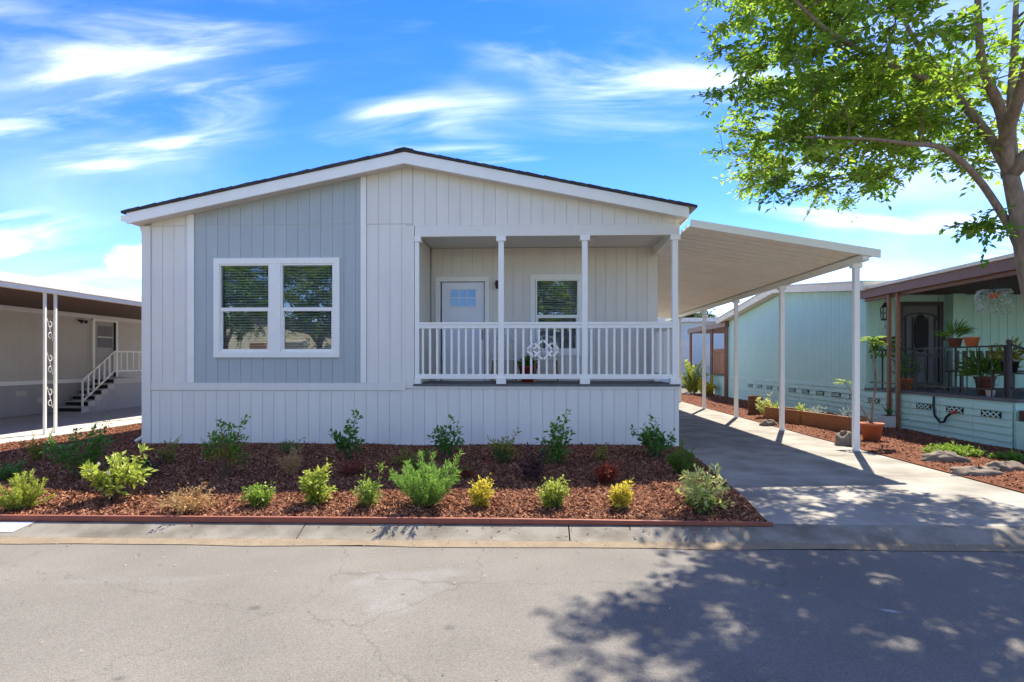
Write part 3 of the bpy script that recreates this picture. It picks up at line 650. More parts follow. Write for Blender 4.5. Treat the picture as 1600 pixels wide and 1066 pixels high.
S('low_bush', 'dark green bush just behind the upright straw bush', 452, 712, 46, 688, 'leaf_mid', **{**FINE, 'n_stem': 12, 'per': 30})
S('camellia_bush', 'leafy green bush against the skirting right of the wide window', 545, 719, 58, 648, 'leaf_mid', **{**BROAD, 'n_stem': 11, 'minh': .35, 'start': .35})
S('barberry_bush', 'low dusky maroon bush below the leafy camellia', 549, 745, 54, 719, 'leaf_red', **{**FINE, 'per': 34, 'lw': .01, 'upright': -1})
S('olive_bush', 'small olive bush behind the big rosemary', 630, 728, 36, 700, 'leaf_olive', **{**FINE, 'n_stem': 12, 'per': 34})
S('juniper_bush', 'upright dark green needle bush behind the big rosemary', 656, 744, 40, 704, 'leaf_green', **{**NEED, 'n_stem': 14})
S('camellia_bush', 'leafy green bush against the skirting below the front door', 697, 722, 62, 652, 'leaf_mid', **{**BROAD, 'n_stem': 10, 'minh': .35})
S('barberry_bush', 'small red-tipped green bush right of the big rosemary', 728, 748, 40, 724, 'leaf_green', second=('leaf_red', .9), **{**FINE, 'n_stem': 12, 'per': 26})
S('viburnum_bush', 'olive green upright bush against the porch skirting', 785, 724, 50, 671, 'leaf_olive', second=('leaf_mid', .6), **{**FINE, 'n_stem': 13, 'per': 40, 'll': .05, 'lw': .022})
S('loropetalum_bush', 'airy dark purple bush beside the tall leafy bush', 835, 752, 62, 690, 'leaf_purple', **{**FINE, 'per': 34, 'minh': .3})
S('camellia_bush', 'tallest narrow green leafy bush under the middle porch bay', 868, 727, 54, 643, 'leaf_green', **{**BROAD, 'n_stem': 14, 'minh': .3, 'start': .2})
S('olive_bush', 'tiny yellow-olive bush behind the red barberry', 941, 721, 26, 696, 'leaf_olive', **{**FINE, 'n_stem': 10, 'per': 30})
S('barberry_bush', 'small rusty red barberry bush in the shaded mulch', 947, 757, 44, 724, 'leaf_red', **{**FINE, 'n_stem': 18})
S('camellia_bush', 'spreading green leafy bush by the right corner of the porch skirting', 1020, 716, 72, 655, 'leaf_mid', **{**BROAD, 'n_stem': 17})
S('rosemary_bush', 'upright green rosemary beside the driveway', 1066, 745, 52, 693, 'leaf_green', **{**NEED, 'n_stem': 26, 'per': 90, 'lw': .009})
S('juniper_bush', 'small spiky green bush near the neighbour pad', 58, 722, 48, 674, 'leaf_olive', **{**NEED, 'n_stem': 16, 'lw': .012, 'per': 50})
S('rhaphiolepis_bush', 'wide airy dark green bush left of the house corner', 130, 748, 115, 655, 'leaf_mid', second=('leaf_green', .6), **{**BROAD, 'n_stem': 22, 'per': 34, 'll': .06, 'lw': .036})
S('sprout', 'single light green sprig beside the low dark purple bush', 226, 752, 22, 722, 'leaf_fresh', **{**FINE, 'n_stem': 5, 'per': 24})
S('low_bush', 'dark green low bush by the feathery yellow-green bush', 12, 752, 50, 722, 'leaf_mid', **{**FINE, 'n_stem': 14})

# porch plant in red pot
pp = thing('potted_plant', (-.12, 11.25, 1.105), 'round green plant in a dark red pot between the porch chairs', 'potted plant')
MB().lathe([(.12, 0), (.17, .26), (.185, .27), (.185, .3), (.15, .3), (.15, .27)], (-.12, 11.25, 1.105), 20).build('pot', 'pot_red', pp, True)
k = MB()
for _ in range(260):
    d = Vector((random.gauss(0, 1), random.gauss(0, 1), abs(random.gauss(0, 1)))).normalized(); k.leaf(Vector((-.12, 11.25, 1.40))+d*.17*random.random(), d, .08, .045, random.random())
k.build('foliage', 'leaf_mid', pp)

# ------------------------------------------------------------------ carport awning on the right
cp = thing('carport', (5.38, 16, 0), 'cream white metal carport awning on square posts beside the grey house', 'carport')
AX0, AX1 = 2.57, 5.56; az = lambda x: 3.735-.172*(x-2.53)
pm = MB(); pitch = .3048; xs_ = (AX0, AX1)
prof = [(0, 0), (.012, .065), (.052, .065), (.064, 0), (.18, 0), (.186, .012), (.192, 0), (.3048, 0)]
for (ya, za), (yb, zb) in zip(prof, prof[1:]):
    for o1, flip in ((0, False), (.006, True)):
        q = [(AX0, ya, az(AX0)+za+o1), (AX1, ya, az(AX1)+za+o1), (AX1, yb, az(AX1)+zb+o1), (AX0, yb, az(AX0)+zb+o1)]
        pm.face(q if flip else q[::-1])
pme = pm.mesh('roof_panel')
for k in range(48): inst(pme, 'roof_panel', (0, 9.90+k*pitch, 0), 'awning', cp)
MB().prism([(AX0-.01, az(AX0)-.035), (AX1+.03, az(AX1)-.045), (AX1+.03, az(AX1)+.085), (AX0-.01, az(AX0)+.085)], (0, 0, 0), (1, 0, 0), (0, 1, 0), 9.855, 9.895).build('front_fascia', 'trim_white', cp)
bx(5.33, 5.43, 9.90, 24.5, az(5.38)-.115, az(5.43)-.006).build('beam', 'awning', cp)
for y in (10.21, 13.2, 16.15, 19.15, 22.3):
    p = bx(5.335, 5.425, y-.045, y+.045, 0, az(5.38)-.116).build('post', 'trim_white', cp, bevel=.004)
    bx(5.30, 5.46, y-.06, y+.06, az(5.38)-.19, az(5.38)-.1155).build('bracket', 'trim_white', p); bx(5.31, 5.45, y-.07, y+.07, 0, .012).build('base_plate', 'trim_white', p)

# ------------------------------------------------------------------ neighbour on the left
ln = thing('taupe_house', (-16, 16, 0), 'taupe manufactured house under a white edged flat awning with iron posts', 'house')
WX = -14.0
LD = (17.95, 19.15, .98, 2.98)
bx(WX-.3, WX-.02, 6, 26, 0, 3.05).build('wall', 'taupe_dark', ln)
boards(ln, (WX-.02, 0, 0), (0, 1, 0), (1, 0, 0), 6, 25, .97, 2.86, 'taupe', holes=[(18.37, 19.52, .97, 2.86)], pitch=1.22, th=.02, name='wall_panel')
boards(ln, (WX-.02, 0, 0), (0, 1, 0), (1, 0, 0), 6, 25, .02, .85, 'taupe_dark', pitch=1.22, th=.02, name='skirt_panel')
bx(WX, WX+.03, 6, 25, .855, .965).build('belt_trim', 'trim_white', ln); bx(WX, WX+.04, 6, 25, 2.86, 2.98).build('top_trim', 'soffit', ln)
d = bx(WX-.015, WX+.02, 18.47, 19.42, 1.0, 2.8).build('door', 'taupe_dark', ln)
f = MB(); f.box(WX, WX+.05, 18.37, 18.47, .98, 2.86); f.box(WX, WX+.05, 19.42, 19.52, .98, 2.86); f.box(WX, WX+.052, 18.37, 19.52, 2.80, 2.859); f.build('door_frame', 'trim_white', ln)
bx(WX+.02, WX+.028, 18.62, 19.27, 1.95, 2.65).build('pane', 'interior', d)
bx(WX+.02, WX+.04, 18.59, 19.3, 2.27, 2.31).build('rail', 'soffit', d); bx(WX+.02, WX+.05, 19.35, 19.41, 1.0, 2.8).build('screen_edge', 'vent_dark', d)
v = MB(); v.box(WX+.005, WX+.05, 17.82, 17.97, 2.72, 2.78); v.lathe([(.03, -.05), (.055, .02), (.04, .05)], (WX+.12, 17.82, 2.72), 10); v.lathe([(.03, -.05), (.055, .02), (.04, .05)], (WX+.12, 17.99, 2.72), 10); v.build('wall_lamp', 'dark_metal', ln)
for (y, z) in ((16.3, .33), (15.6, .55), (16.5, .6)): bx(WX, WX+.015, y, y+.34, z, z+.14).build('vent', 'taupe', ln)
# awning
bx(-14.3, -9.96, 5.2, 25, 3.0, 3.06).build('awning_roof', 'brown_soffit', ln)
bx(-14.3, -9.9, 5.16, 25, 3.062, 3.12).build('roof', 'trim_white', ln)
bx(-9.955, -9.9, 5.16, 25, 2.90, 3.06).build('fascia', 'trim_white', ln); bx(-9.898, -9.86, 5.14, 25, 2.99, 3.16).build('fascia', 'trim_white', ln)
bx(-10.06, -9.97, 5.2, 25, 2.90, 2.998).build('beam', 'soffit', ln)
for y in (7.9, 11.85, 15.75, 19.7):
    p = MB(); 
    for dy in (0, .27): p.bar((-10.01, y+dy, 0), (-10.01, y+dy, 2.9), .045)
    po = p.build('iron_post', 'trim_white', ln)
    sc_ = MB()
    for z in (.45, 1.15, 1.85):
        for sg in (1, -1):
            pts = []
            for k in range(15):
                a = k/14*4.2; r = .075*(1-.6*k/14); pts.append((-10.01, y+.135+sg*(.02+r*math.sin(a)*.9-.03), z+.24*(1 if sg > 0 else 0)+.18+sg*(r*math.cos(a)-.02)))
            sc_.tube(pts, .008, 5)
        sc_.tube([(-10.01, y+.06, z+.52), (-10.01, y+.12, z+.36), (-10.01, y+.16, z+.24), (-10.01, y+.2, z+.08)], .008, 5)
    sc_.build('scroll', 'trim_white', po)
MB().tube([(-15, 24, 3.05), (-15, 24, 5.0)], .012, 5).build('antenna', 'steel', ln)
# steps to the taupe house door
stp = thing('entry_steps', (-13.6, 17.5, 0), 'dark carpeted steps with white railing up to the taupe house door', 'steps')
for k in range(6):
    y = 16.97+k*.27; z = .16*(k+1)
    s_ = bx(WX+.055, WX+.78, y, y+.268 if k < 5 else y+1.5, 0 if k == 0 else z-.158, z).build('step', 'taupe', stp)
    bx(WX+.075, WX+.76, y-.006, y-.001, z-.13, z-.025).build('riser_carpet', 'vent_dark', s_)
    if k: bx(WX+.055, WX+.775, y+.004, y+.268 if k < 5 else y+1.5, 0, z-.16).build('side_panel', 'taupe_dark', s_)
rl = MB(); A = Vector((WX+.75, 17.03, .95)); B = Vector((WX+.75, 18.37, 1.82)); C = Vector((WX+.75, 19.8, 1.82))
rl.bar(A, B, .05, .04); rl.bar(B, C, .05, .04); lo = Vector((0, 0, .62)); rl.bar(A-lo, B-lo, .04, .04); rl.bar(B-lo, C-lo, .04, .04)
rr_ = rl.build('railing', 'trim_white', stp)
for k in range(12):
    p = A.lerp(B, k/6) if k <= 6 else B.lerp(C, (k-6)/5)
    MB().bar(p-(Vector((0, 0, .93)) if k == 0 else lo), p, .04).build('baluster', 'trim_white', rr_)

# ------------------------------------------------------------------ aqua neighbour on the right
aq = thing('aqua_house', (12, 19, 0), 'aqua manufactured house with cream roof edge and brown beamed porch', 'house')
AXW = 8.0; RY = 19.6
gz = lambda y: 3.72-.105*abs(y-RY)
sh = MB()
sh.prism([(14.75, 0), (25.3, 0), (25.3, gz(25.3)), (RY, gz(RY)), (14.75, gz(14.75))], (0, 0, 0), (0, 1, 0), (1, 0, 0), AXW+.03, AXW+.15)
sh.box(AXW+.152, 20, 14.8, 14.9, 0, 3.2)
sh.build('wall', 'aqua', aq)
k = MB(); y = 14.76
while y < 25.25:
    k.prism([(y+.008, .93), (y+.132, .93), (y+.132, gz(y+.132)-.01), (y+.008, gz(y+.008)-.01)], (AXW+.03, 0, 0), (0, 1, 0), (-1, 0, 0), 0, .012); y += .14
o = k.build('ribbed_siding', 'aqua', aq); o['kind'] = 'stuff'
k = MB(); x = 8.16
while x < 16:
    if not (8.72 < x+.1 < 9.82): k.box(x+.006, x+.196, 14.785, 14.799, .9, 3.2)
    x += .2
o = k.build('front_siding', 'aqua', aq); o['kind'] = 'stuff'
bx(9.9, 10.17, 14.5, 14.784, .9, 3.15).build('corner_column', 'aqua', aq)
for a, b in ((14.3, RY), (RY, 25.6)):
    MB().prism([(a, gz(a)), (b, gz(b)), (b, gz(b)+.2), (a, gz(a)+.2)], (0, 0, 0), (0, 1, 0), (1, 0, 0), AXW-.3, AXW-.26).build('rake_board', 'cream', aq)
    MB().prism([(a, gz(a)+.02), (b, gz(b)+.02), (b, gz(b)+.2), (a, gz(a)+.2)], (0, 0, 0), (0, 1, 0), (1, 0, 0), AXW-.258, 20).build('roof_deck', 'cream', aq)
    MB().prism([(a, gz(a)+.205), (b, gz(b)+.205), (b, gz(b)+.235), (a, gz(a)+.235)], (0, 0, 0), (0, 1, 0), (1, 0, 0), AXW-.33, 20).build('roof', 'pot_white', aq)
# block skirting: courses of thin panels
blk = MB().prism([(0, .004), (-.022, .004), (-.004, .124), (0, .124)], (.03, 0, 0), (1, 0, 0), (0, 1, 0), .006, .894).mesh('skirt_panel')
vm = MB(); vm.bar((.0, .02, .03), (.0, .43, .1), .012); vm.bar((.0, .02, .1), (.0, .43, .03), .012); 
vm = MB()
for q in range(3):
    a = .03+q*.13; vm.bar((-.004, a, .02), (-.004, a+.13, .105), .02, .012, up=(1, 0, 0)); vm.bar((-.004, a, .105), (-.004, a+.13, .02), .02, .012, up=(1, 0, 0))
vme = vm.mesh('vent_lattice')
def skirt(y0, ncol, zbase, rows, ventcols, ventrow, x):
    for c in range(ncol):
        for r in range(rows): inst(blk, 'skirt_panel', (x-.02, y0+c*.9, zbase+r*.128), 'aqua_block', aq)
        if c in ventcols:
            vv = bx(x-.022, x-.016, y0+c*.9+.22, y0+c*.9+.68, zbase+ventrow*.128+.012, zbase+ventrow*.128+.118).build('vent', 'vent_dark', aq)
            inst(vme, 'vent_lattice', (x-.022, y0+c*.9+.22, zbase+ventrow*.128), 'aqua_block', vv)
skirt(14.78, 12, .04, 7, (0, 1, 2, 3, 4, 5, 6, 7, 8), 4, AXW)
skirt(10.28, 5, .0, 6, (0, 1, 2, 4), 4, AXW-.02)
bx(AXW+.012, AXW+.2, 10.25, 14.74, 0, .80).build('porch_base', 'aqua', aq)
bx(AXW-.01, 20, 10.2, 14.78, .803, .86).build('porch_floor', 'deck_grey', aq)
bx(AXW-.03, AXW+.2, 9.3, 10.19, 0, .50).build('step_block', 'aqua_block', aq); bx(AXW+.02, AXW+1.2, 9.75, 10.19, .505, .68).build('step', 'brown_soffit', aq); bx(AXW-.02, AXW+1.2, 9.3, 9.74, .505, .53).build('step', 'cream', aq)
# porch roof
bx(AXW-.06, AXW+.02, 8.0, 14.68, 2.93, 3.06).build('porch_beam', 'brown_beam', aq); bx(AXW-.16, AXW-.062, 7.9, 14.7, 3.0, 3.19).build('porch_fascia', 'brown_beam', aq)
bx(AXW-.2, 20, 7.9, 14.27, 3.195, 3.26).build('porch_roof', 'cream', aq); bx(AXW+.025, 20, 8.0, 14.7, 3.1, 3.19).build('porch_ceiling', 'brown_soffit', aq)
for y in (13.3, 13.62): bx(AXW-.13, AXW-.065, y-.035, y+.035, 0, 2.995).build('porch_post', 'brown_post', aq)
# front door with iron screen
sd = bx(8.80, 9.76, 14.73, 14.783, .865, 2.9).build('door', 'screen_door_grey', aq)
f = MB(); f.box(8.76, 8.86, 14.69, 14.729, .87, 2.93); f.box(9.70, 9.8, 14.69, 14.729, .87, 2.93); f.box(8.86, 9.70, 14.69, 14.729, 2.83, 2.93); f.box(8.86, 9.7, 14.695, 14.728, 1.62, 1.68); f.box(8.86, 9.7, 14.695, 14.728, .87, 1.0)
for q in (8.93, 9.10, 9.45, 9.62): f.bar((q, 14.71, 1.0), (q, 14.71, 2.55), .02)
pts = [Vector((9.28+.40*math.cos(a), 14.71, 2.5+.16*math.sin(a))) for a in [math.pi*i/10 for i in range(11)]]; f.tube(pts, .012, 6)
f.build('screen_frame', 'dark_metal', sd)
ov = MB(); ov.prism([(9.28+.17*math.cos(2*math.pi*i/24), 2.17+.46*math.sin(2*math.pi*i/24)) for i in range(24)], (0, 0, 0), (1, 0, 0), (0, 1, 0), 14.692, 14.712); ov.build('oval_panel', 'vent_dark', sd)
bx(9.84, 9.88, 14.76, 14.784, 2.0, 2.12).build('doorbell', 'vent_dark', aq)
# iron railing on the porch edge
ir = MB(); ir.bar((AXW+.03, 10.45, 1.76), (AXW+.03, 14.6, 1.76), .035, .03); ir.bar((AXW+.03, 10.45, 1.0), (AXW+.03, 14.6, 1.0), .025, .025)
rail = ir.build('iron_railing', 'dark_metal', aq)
y = 10.5
while y < 14.6: MB().bar((AXW+.03, y, .862), (AXW+.03, y, 1.745), .03 if abs((y-10.5) % 1.2) < .01 else .016).build('iron_bar', 'dark_metal', rail); y += .3
MB().bar((AXW+.04, 10.42, .862), (AXW+.04, 10.42, 1.86), .05).bar((AXW+.05, 10.4, 1.78), (AXW+.9, 10.0, 1.35), .035).bar((AXW+.05, 10.4, 1.05), (AXW+.9, 10.0, .62), .03).bar((AXW+.4, 10.24, .9), (AXW+.4, 10.24, 1.6), .02).bar((AXW+.7, 10.1, .7), (AXW+.7, 10.1, 1.45), .02).build('stair_rail', 'dark_metal', aq)
# far porch of the aqua house
fp = thing('back_porch', (8.3, 28, 0), 'brown roofed back porch with wooden gate panel behind the carport posts', 'porch')
bx(7.85, 11, 24.9, 31, 2.95, 3.18).build('roof', 'brown_beam', fp)
for y in (25.0, 27.0, 30.6):
    p = MB().bar((7.95, y, 0), (7.95, y, 2.95), .07).bar((7.95, y+.25, 0), (7.95, y+.25, 2.95), .05); p.build('post', 'brown_post', fp)
for k in range(9): bx(8.0, 8.03, 25.3+k*.185, 25.3+k*.185+.175, .95, 2.0).build('plank', 'wood_orange', fp)
bx(7.96, 7.998, 25.3, 26.95, 1.9, 2.05).build('cap_board', 'wood_orange', fp); bx(7.97, 7.999, 25.3, 26.95, .9, .98).build('bottom_rail', 'dark_metal', fp)
bx(8.04, 8.2, 25.2, 27.0, 0, .9).build('skirt', 'aqua_block', fp)
bh = thing('pale_house', (13, 40, 0), 'pale blue-grey house beyond the end of the carport', 'house')
bx(7, 22, 38, 46, 0, 4.0).build('wall', 'pale_blue', bh); bx(6.6, 22.4, 37.6, 46.4, 4.0, 4.25).build('roof', 'pot_white', bh)
bx(9.0, 10.0, 37.95, 37.995, 1.4, 2.9).build('window', 'pot_white', bh); bx(10.6, 11.3, 37.85, 37.995, 1.2, 2.6).build('meter_box', 'pot_white', bh)

# things around the aqua porch
def pot(name, label, c, r, h, m, leafm=None, nl=120, ls=.08, spread=.18, cat='potted plant', rise=.1, lw=.4):
    t = thing(name, c, label, cat); c = Vector(c)
    MB().lathe([(r*.68, 0), (r*.93, h*.85), (r*1.03, h*.86), (r*1.03, h), (r*.88, h), (r*.85, h*.9)], c, 18).build('pot', m, t, True)
    MB().lathe([(r*.84, h*.86), (r*.84, h*.92)], c, 14).build('soil', 'soil', t)
    if leafm:
        k = MB()
        for _ in range(nl):
            d = Vector((random.gauss(0, 1), random.gauss(0, 1), abs(random.gauss(0, .8))+.1)).normalized(); k.leaf(c+Vector((0, 0, h*.9+rise*random.random()))+d*spread*random.random(), d, ls, ls*lw, random.random())
        k.build('foliage', leafm, t)
    return t
g0 = onZ(1362, 689, .03)
tp_ = pot('potted_tree', 'tall thin stemmed sapling in a terracotta pot beside the front carport post', (g0.x, g0.y, .03), .2, .33, 'terracotta')
stem = [g0+Vector((0, 0, .28)), g0+Vector((.02, 0, .7)), g0+Vector((.16, .1, 1.1)), g0+Vector((.1, .1, 1.5)), g0+Vector((0, .05, 1.83))]
MB().tube(stem, [.022, .018, .016, .013, .008], 7).build('stem', 'bark', tp_, True)
k = MB()
def palm(mb, c, n, r, l):
    for i in range(n):
        a = 2*math.pi*i/n+random.random()*.4; d = Vector((math.cos(a), math.sin(a), random.uniform(-.25, .35)))
        for j in (-.35, 0, .35):
            dd = Vector((math.cos(a+j), math.sin(a+j), d.z)); mb.leaf(c+d*r*.35, dd, l, l*.3, random.random(), Vector((0, 0, 1)))
palm(k, stem[-1], 9, .18, .24); palm(k, stem[-1]+Vector((.05, 0, .08)), 7, .1, .2)
b0 = onY(1320, 597, g0.y-.25)
MB().tube([stem[0], stem[0].lerp(b0, .5)+Vector((-.05, 0, .12)), b0], [.014, .01, .006], 6).build('side_stem', 'bark', tp_, True)
palm(k, b0, 7, .12, .17); k.build('foliage', 'leaf_fresh', tp_)
wp = onZ(1389, 668, .04)
t = thing('square_planter', (wp.x, wp.y, .03), 'square white planter with a small succulent by the brown posts', 'planter')
x, y = wp.x, wp.y; q = MB(); q.box(x-.16, x+.16, y-.16, y+.16, .03, .3); q.build('pot', 'pot_white', t, bevel=.01); bx(x-.14, x+.14, y-.14, y+.14, .302, .305).build('soil', 'soil', t)
k = MB()
for _ in range(14): a = random.random()*6.28; k.leaf((x, y, .3), (math.cos(a)*.6, math.sin(a)*.6, 1), random.uniform(.15, .3), .03, random.random())
k.build('foliage', 'leaf_mid', t)
# wooden planter boxes on the side strip
a0 = onZ(1196, 655, .03); a1 = onZ(1326, 676, .03)
for i, (s0, s1, lab) in enumerate([(0, .47, 'weathered wooden trough planter next to the rusty barrel'), (.5, 1, 'wooden trough planter beside the rock and front carport post')]):
    p0, p1 = a0.lerp(a1, s0), a0.lerp(a1, s1); t = thing('trough_planter', p0.lerp(p1, .5), lab, 'planter')
    d = (p1-p0).normalized(); n = Vector((-d.y, d.x, 0))*-1; n = n if n.x > 0 else -n
    for nm, (A, B) in {'front_board': (p0, p1), 'back_board': (p0+n*.4, p1+n*.4)}.items():
        MB().bar(A+Vector((0, 0, .16)), B+Vector((0, 0, .16)), .035, .32).build(nm, 'wood_orange', t)
    for P in (p0, p1): MB().bar(P+Vector((0, 0, .158))+n*.02, P+Vector((0, 0, .158))+n*.38, .035, .31).build('end_board', 'wood_orange', t)
    sb = MB(); sb.face([p0+n*.02+Vector((0, 0, .27)), p1+n*.02+Vector((0, 0, .27)), p1+n*.38+Vector((0, 0, .27)), p0+n*.38+Vector((0, 0, .27))]); sb.build('soil', 'soil', t)
    k = MB()
    for _ in range(160):
        c = p0.lerp(p1, random.choice([random.uniform(.02, .25), random.uniform(.7, .95)]))+n*.2; e = Vector((random.gauss(0, 1), random.gauss(0, 1), abs(random.gauss(0, 1)))).normalized()
        k.leaf(c+Vector((0, 0, .27))+e*.18*random.random(), e, .08, .035, random.random())
    k.build('foliage', 'leaf_grey' if i else 'leaf_lime', t)
rb = onZ(1180, 648, .02)
t = thing('rusty_barrel', rb, 'rusty brown barrel standing by the end of the wooden trough', 'barrel')
MB().lathe([(.19, 0), (.2, .02), (.19, .04), (.19, .25), (.2, .27), (.19, .29), (.19, .5), (.2, .52), (.17, .52), (.17, .46)], rb, 18).build('drum', 'rust', t, True)
shrub('trailing_plant', 'pale yellow-green trailing plant beside the rusty barrel', onZ(1196, 652, .04), .55, .62, 'leaf_cream', n_stem=16, per=34, ll=.07, lw=.035, cat='plant')
# rocks
def rock(label, u, v, w, d, h, z=.0, seed=1):
    c = onZ(u, v, z); rnd = random.Random(seed); mb = MB(); n, m = 26, 12; ph = [rnd.uniform(0, 6) for _ in range(6)]
    for j in range(m+1):
        th_ = math.pi/2*j/m
        for i in range(n):
            a = 2*math.pi*i/n; k = 1+.16*math.sin(2*a+ph[0])+.1*math.sin(3*a+ph[1]+th_*2)+.07*math.sin(5*a+ph[2]+th_*5)+.05*rnd.uniform(-1, 1)
            q = Vector((math.cos(th_)*math.cos(a)*k, math.cos(th_)*math.sin(a)*k, math.sin(th_)*(1+.15*math.sin(a*2+ph[3]))*(.8+.2*math.cos(th_)))); q *= 1+.22*mnoise.noise(q*2.2+Vector((seed, 0, 0)))+.1*mnoise.noise(q*5.5+Vector((0, seed, 0)))
            mb.v.append((c.x+w/2*q.x, c.y+d/2*q.y, c.z-.03+h*q.z))
    for j in range(m):
        for i in range(n): a = j*n+i; b = j*n+(i+1) % n; mb.f.append((a, b, b+n, a+n)); mb.r.append(.5)
    mb.f.append(tuple(m*n+i for i in range(n))); mb.r.append(.5)
    o = mb.build('rock', 'rock', None, True); return tag(o, label, 'rock')
rock('brown boulder touching the front carport post', 1322, 694, .34, .36, .27, .02, 3)
rock('small rough rock in front of the wooden trough', 1200, 664, .34, .26, .16, .02, 4)
rock('long flat boulder beside the green ground cover', 1478, 722, .62, .4, .2, .02, 5)
rock('low grey stone in front of the long flat boulder', 1530, 741, .75, .34, .14, .02, 6)
rock('pale boulder at the foot of the big tree', 1568, 738, .5, .4, .2, .02, 7)
shrub('ground_cover', 'bright green ground cover clump behind the long boulder', onZ(1490, 712, .03), .85, .16, 'leaf_fresh', n_stem=60, per=24, ll=.05, lw=.03, cat='plant', upright=-1)
shrub('ground_cover', 'dark green tuft at the foot of the aqua porch step', onZ(1580, 722, .03), .5, .14, 'leaf_green', n_stem=30, per=20, ll=.05, lw=.03, cat='plant', upright=-1)
# hanging things on the porch
def hanging(label, c, leafm, potm, r, drop, n, ls, top=3.09):
    c = Vector(c); t = thing('hanging_basket', (c.x, c.y, c.z), label, 'hanging plant')
    MB().lathe([(r*.6, -r*.6), (r, r*.5), (r*.9, r*.5)], c, 16).build('pot', potm, t, True)
    q = MB()
    for a in (0, 2.1, 4.2): q.tube([c+Vector((r*math.cos(a), r*math.sin(a), r*.5)), (c.x, c.y, c.z+.4), (c.x, c.y, top)], .004, 4)
    q.build('hanger', 'dark_metal', t); k = MB()
    for _ in range(n):
        a = random.random()*6.283; s = random.random(); rr = r*1.0+.13*math.sin(s*2.2)*(.6+.6*random.random()); z = r*.5+.1*math.sin(s*3.1)-drop*s*s
        p = c+Vector((rr*math.cos(a), rr*math.sin(a), z)); k.leaf(p, (math.cos(a), math.sin(a), .4-1.6*s), ls, ls*.5, random.random())
    k.build('foliage', leafm, t); return t
hp = onX(1553, 462, 8.05); hanging('silvery trailing plant in an orange pot hanging from the porch beam', hp, 'leaf_grey', 'terracotta', .09, .36, 330, .07)
hp = onX(1383, 525, 8.15); hanging('green fern basket hanging beneath the dark lantern', (8.15, hp.y, 1.95), 'leaf_green', 'brown_post', .12, .4, 500, .1, top=2.45)
ln_ = thing('porch_lantern', (8.15, hp.y, 2.45), 'dark caged lantern hanging at the porch corner', 'lantern'); c = Vector((8.15, hp.y, 2.45))
MB().lathe([(.1, .3), (.03, .4), (.015, .42)], c, 8).tube([c+Vector((0, 0, .4)), (c.x, c.y, 3.09)], .008, 5).build('cap', 'dark_metal', ln_)
k = MB(); [k.bar(c+Vector((.085*math.cos(a), .085*math.sin(a), .04)), c+Vector((.1*math.cos(a), .1*math.sin(a), .3)), .012) for a in [i*math.pi/4 for i in range(8)]]; k.lathe([(.09, .0), (.09, .04)], c, 8); k.lathe([(.095, .16), (.095, .175)], c, 8); k.build('cage', 'dark_metal', ln_)
for (y, lab, m, lm) in [(11.28, 'orange bowl pot sitting on the iron railing', 'terracotta', None), (11.72, 'brown pot with long arching leaves on the iron railing', 'rust', 'leaf_green')]:
    pot('rail_pot', lab, (8.03, y, 1.777), .13, .16, m, lm, 60, .3, .12, lw=.06)
pot('porch_plant', 'arching green plant in a dark pot behind the iron railing', (8.5, 11.6, .862), .17, .35, 'rust', 'leaf_green', 120, .42, .2, lw=.07)
pot('porch_plant', 'leafy plant on the dark stand next to the stair rail', (8.3, 10.75, 1.3), .14, .2, 'dark_metal', 'leaf_olive', 200, .11, .3)
st_ = thing('plant_stand', (8.3, 10.75, .862), 'dark metal plant stand beside the stair rail', 'plant stand')
bx(8.12, 8.48, 10.57, 10.93, 1.27, 1.298).build('top', 'dark_metal', st_)
for sx in (8.14, 8.46):
    for sy in (10.59, 10.91): MB().bar((sx, sy, .862), (sx, sy, 1.269), .025).build('leg', 'dark_metal', st_)
pot('small_pot', 'small white pot with pink flowers on the porch floor', (8.12, 10.95, .862), .08, .14, 'pot_white', 'leaf_red', 40, .05, .07)
pot('porch_plant', 'dark leaved plant in an orange pot behind the brown posts', (8.35, 13.75, .862), .15, .25, 'terracotta', 'leaf_mid', 200, .1, .3, rise=.4)
bn = thing('porch_bench', (9.3, 12.8, .862), 'dark slatted bench in front of the screen door', 'bench')
bx(8.75, 10.2, 12.6, 13.05, 1.27, 1.31).build('seat', 'screen', bn)
for k in range(9): bx(8.78+k*.16, 8.86+k*.16, 13.03, 13.06, 1.312, 1.72).build('back_slat', 'dark_metal', bn)
for sx in (8.8, 10.1):
    for sy in (12.65, 13.0): MB().bar((sx, sy, .862), (sx, sy, 1.269), .05).build('leg', 'dark_metal', bn)
hc = onX(1478, 640, 7.96)
o = MB().tube([(7.93, hc.y+.3, .80), (7.93, hc.y+.32, .62), (7.93, hc.y+.28, .42), (7.93, hc.y+.12, .30), (7.93, hc.y, .33), (7.93, hc.y-.05, .42), (7.93, hc.y-.2, .52)], .022, 8).build('garden_hose', 'hose', None, True); tag(o, 'black hose looped on the aqua porch skirting', 'hose')
o = MB().tube([(7.93, hc.y-.2, .52), (7.93, hc.y-.33, .55)], .03, 8).build('hose_nozzle', 'red_plastic', None, True); tag(o, 'red hose nozzle at the end of the black hose', 'nozzle')
shrub('yellow_shrub', 'yellow-green shrub beyond the far end of the carport', (7.2, 27.5, 0), 1.6, 1.7, 'leaf_lime', n_stem=30, per=60, ll=.12, lw=.06, start=.1)
shrub('yellow_shrub', 'low golden shrub in front of the taller yellow-green shrub', (7.5, 26.4, 0), 1.0, .9, 'leaf_yellow', n_stem=20, per=50, ll=.1, lw=.05, start=.1)

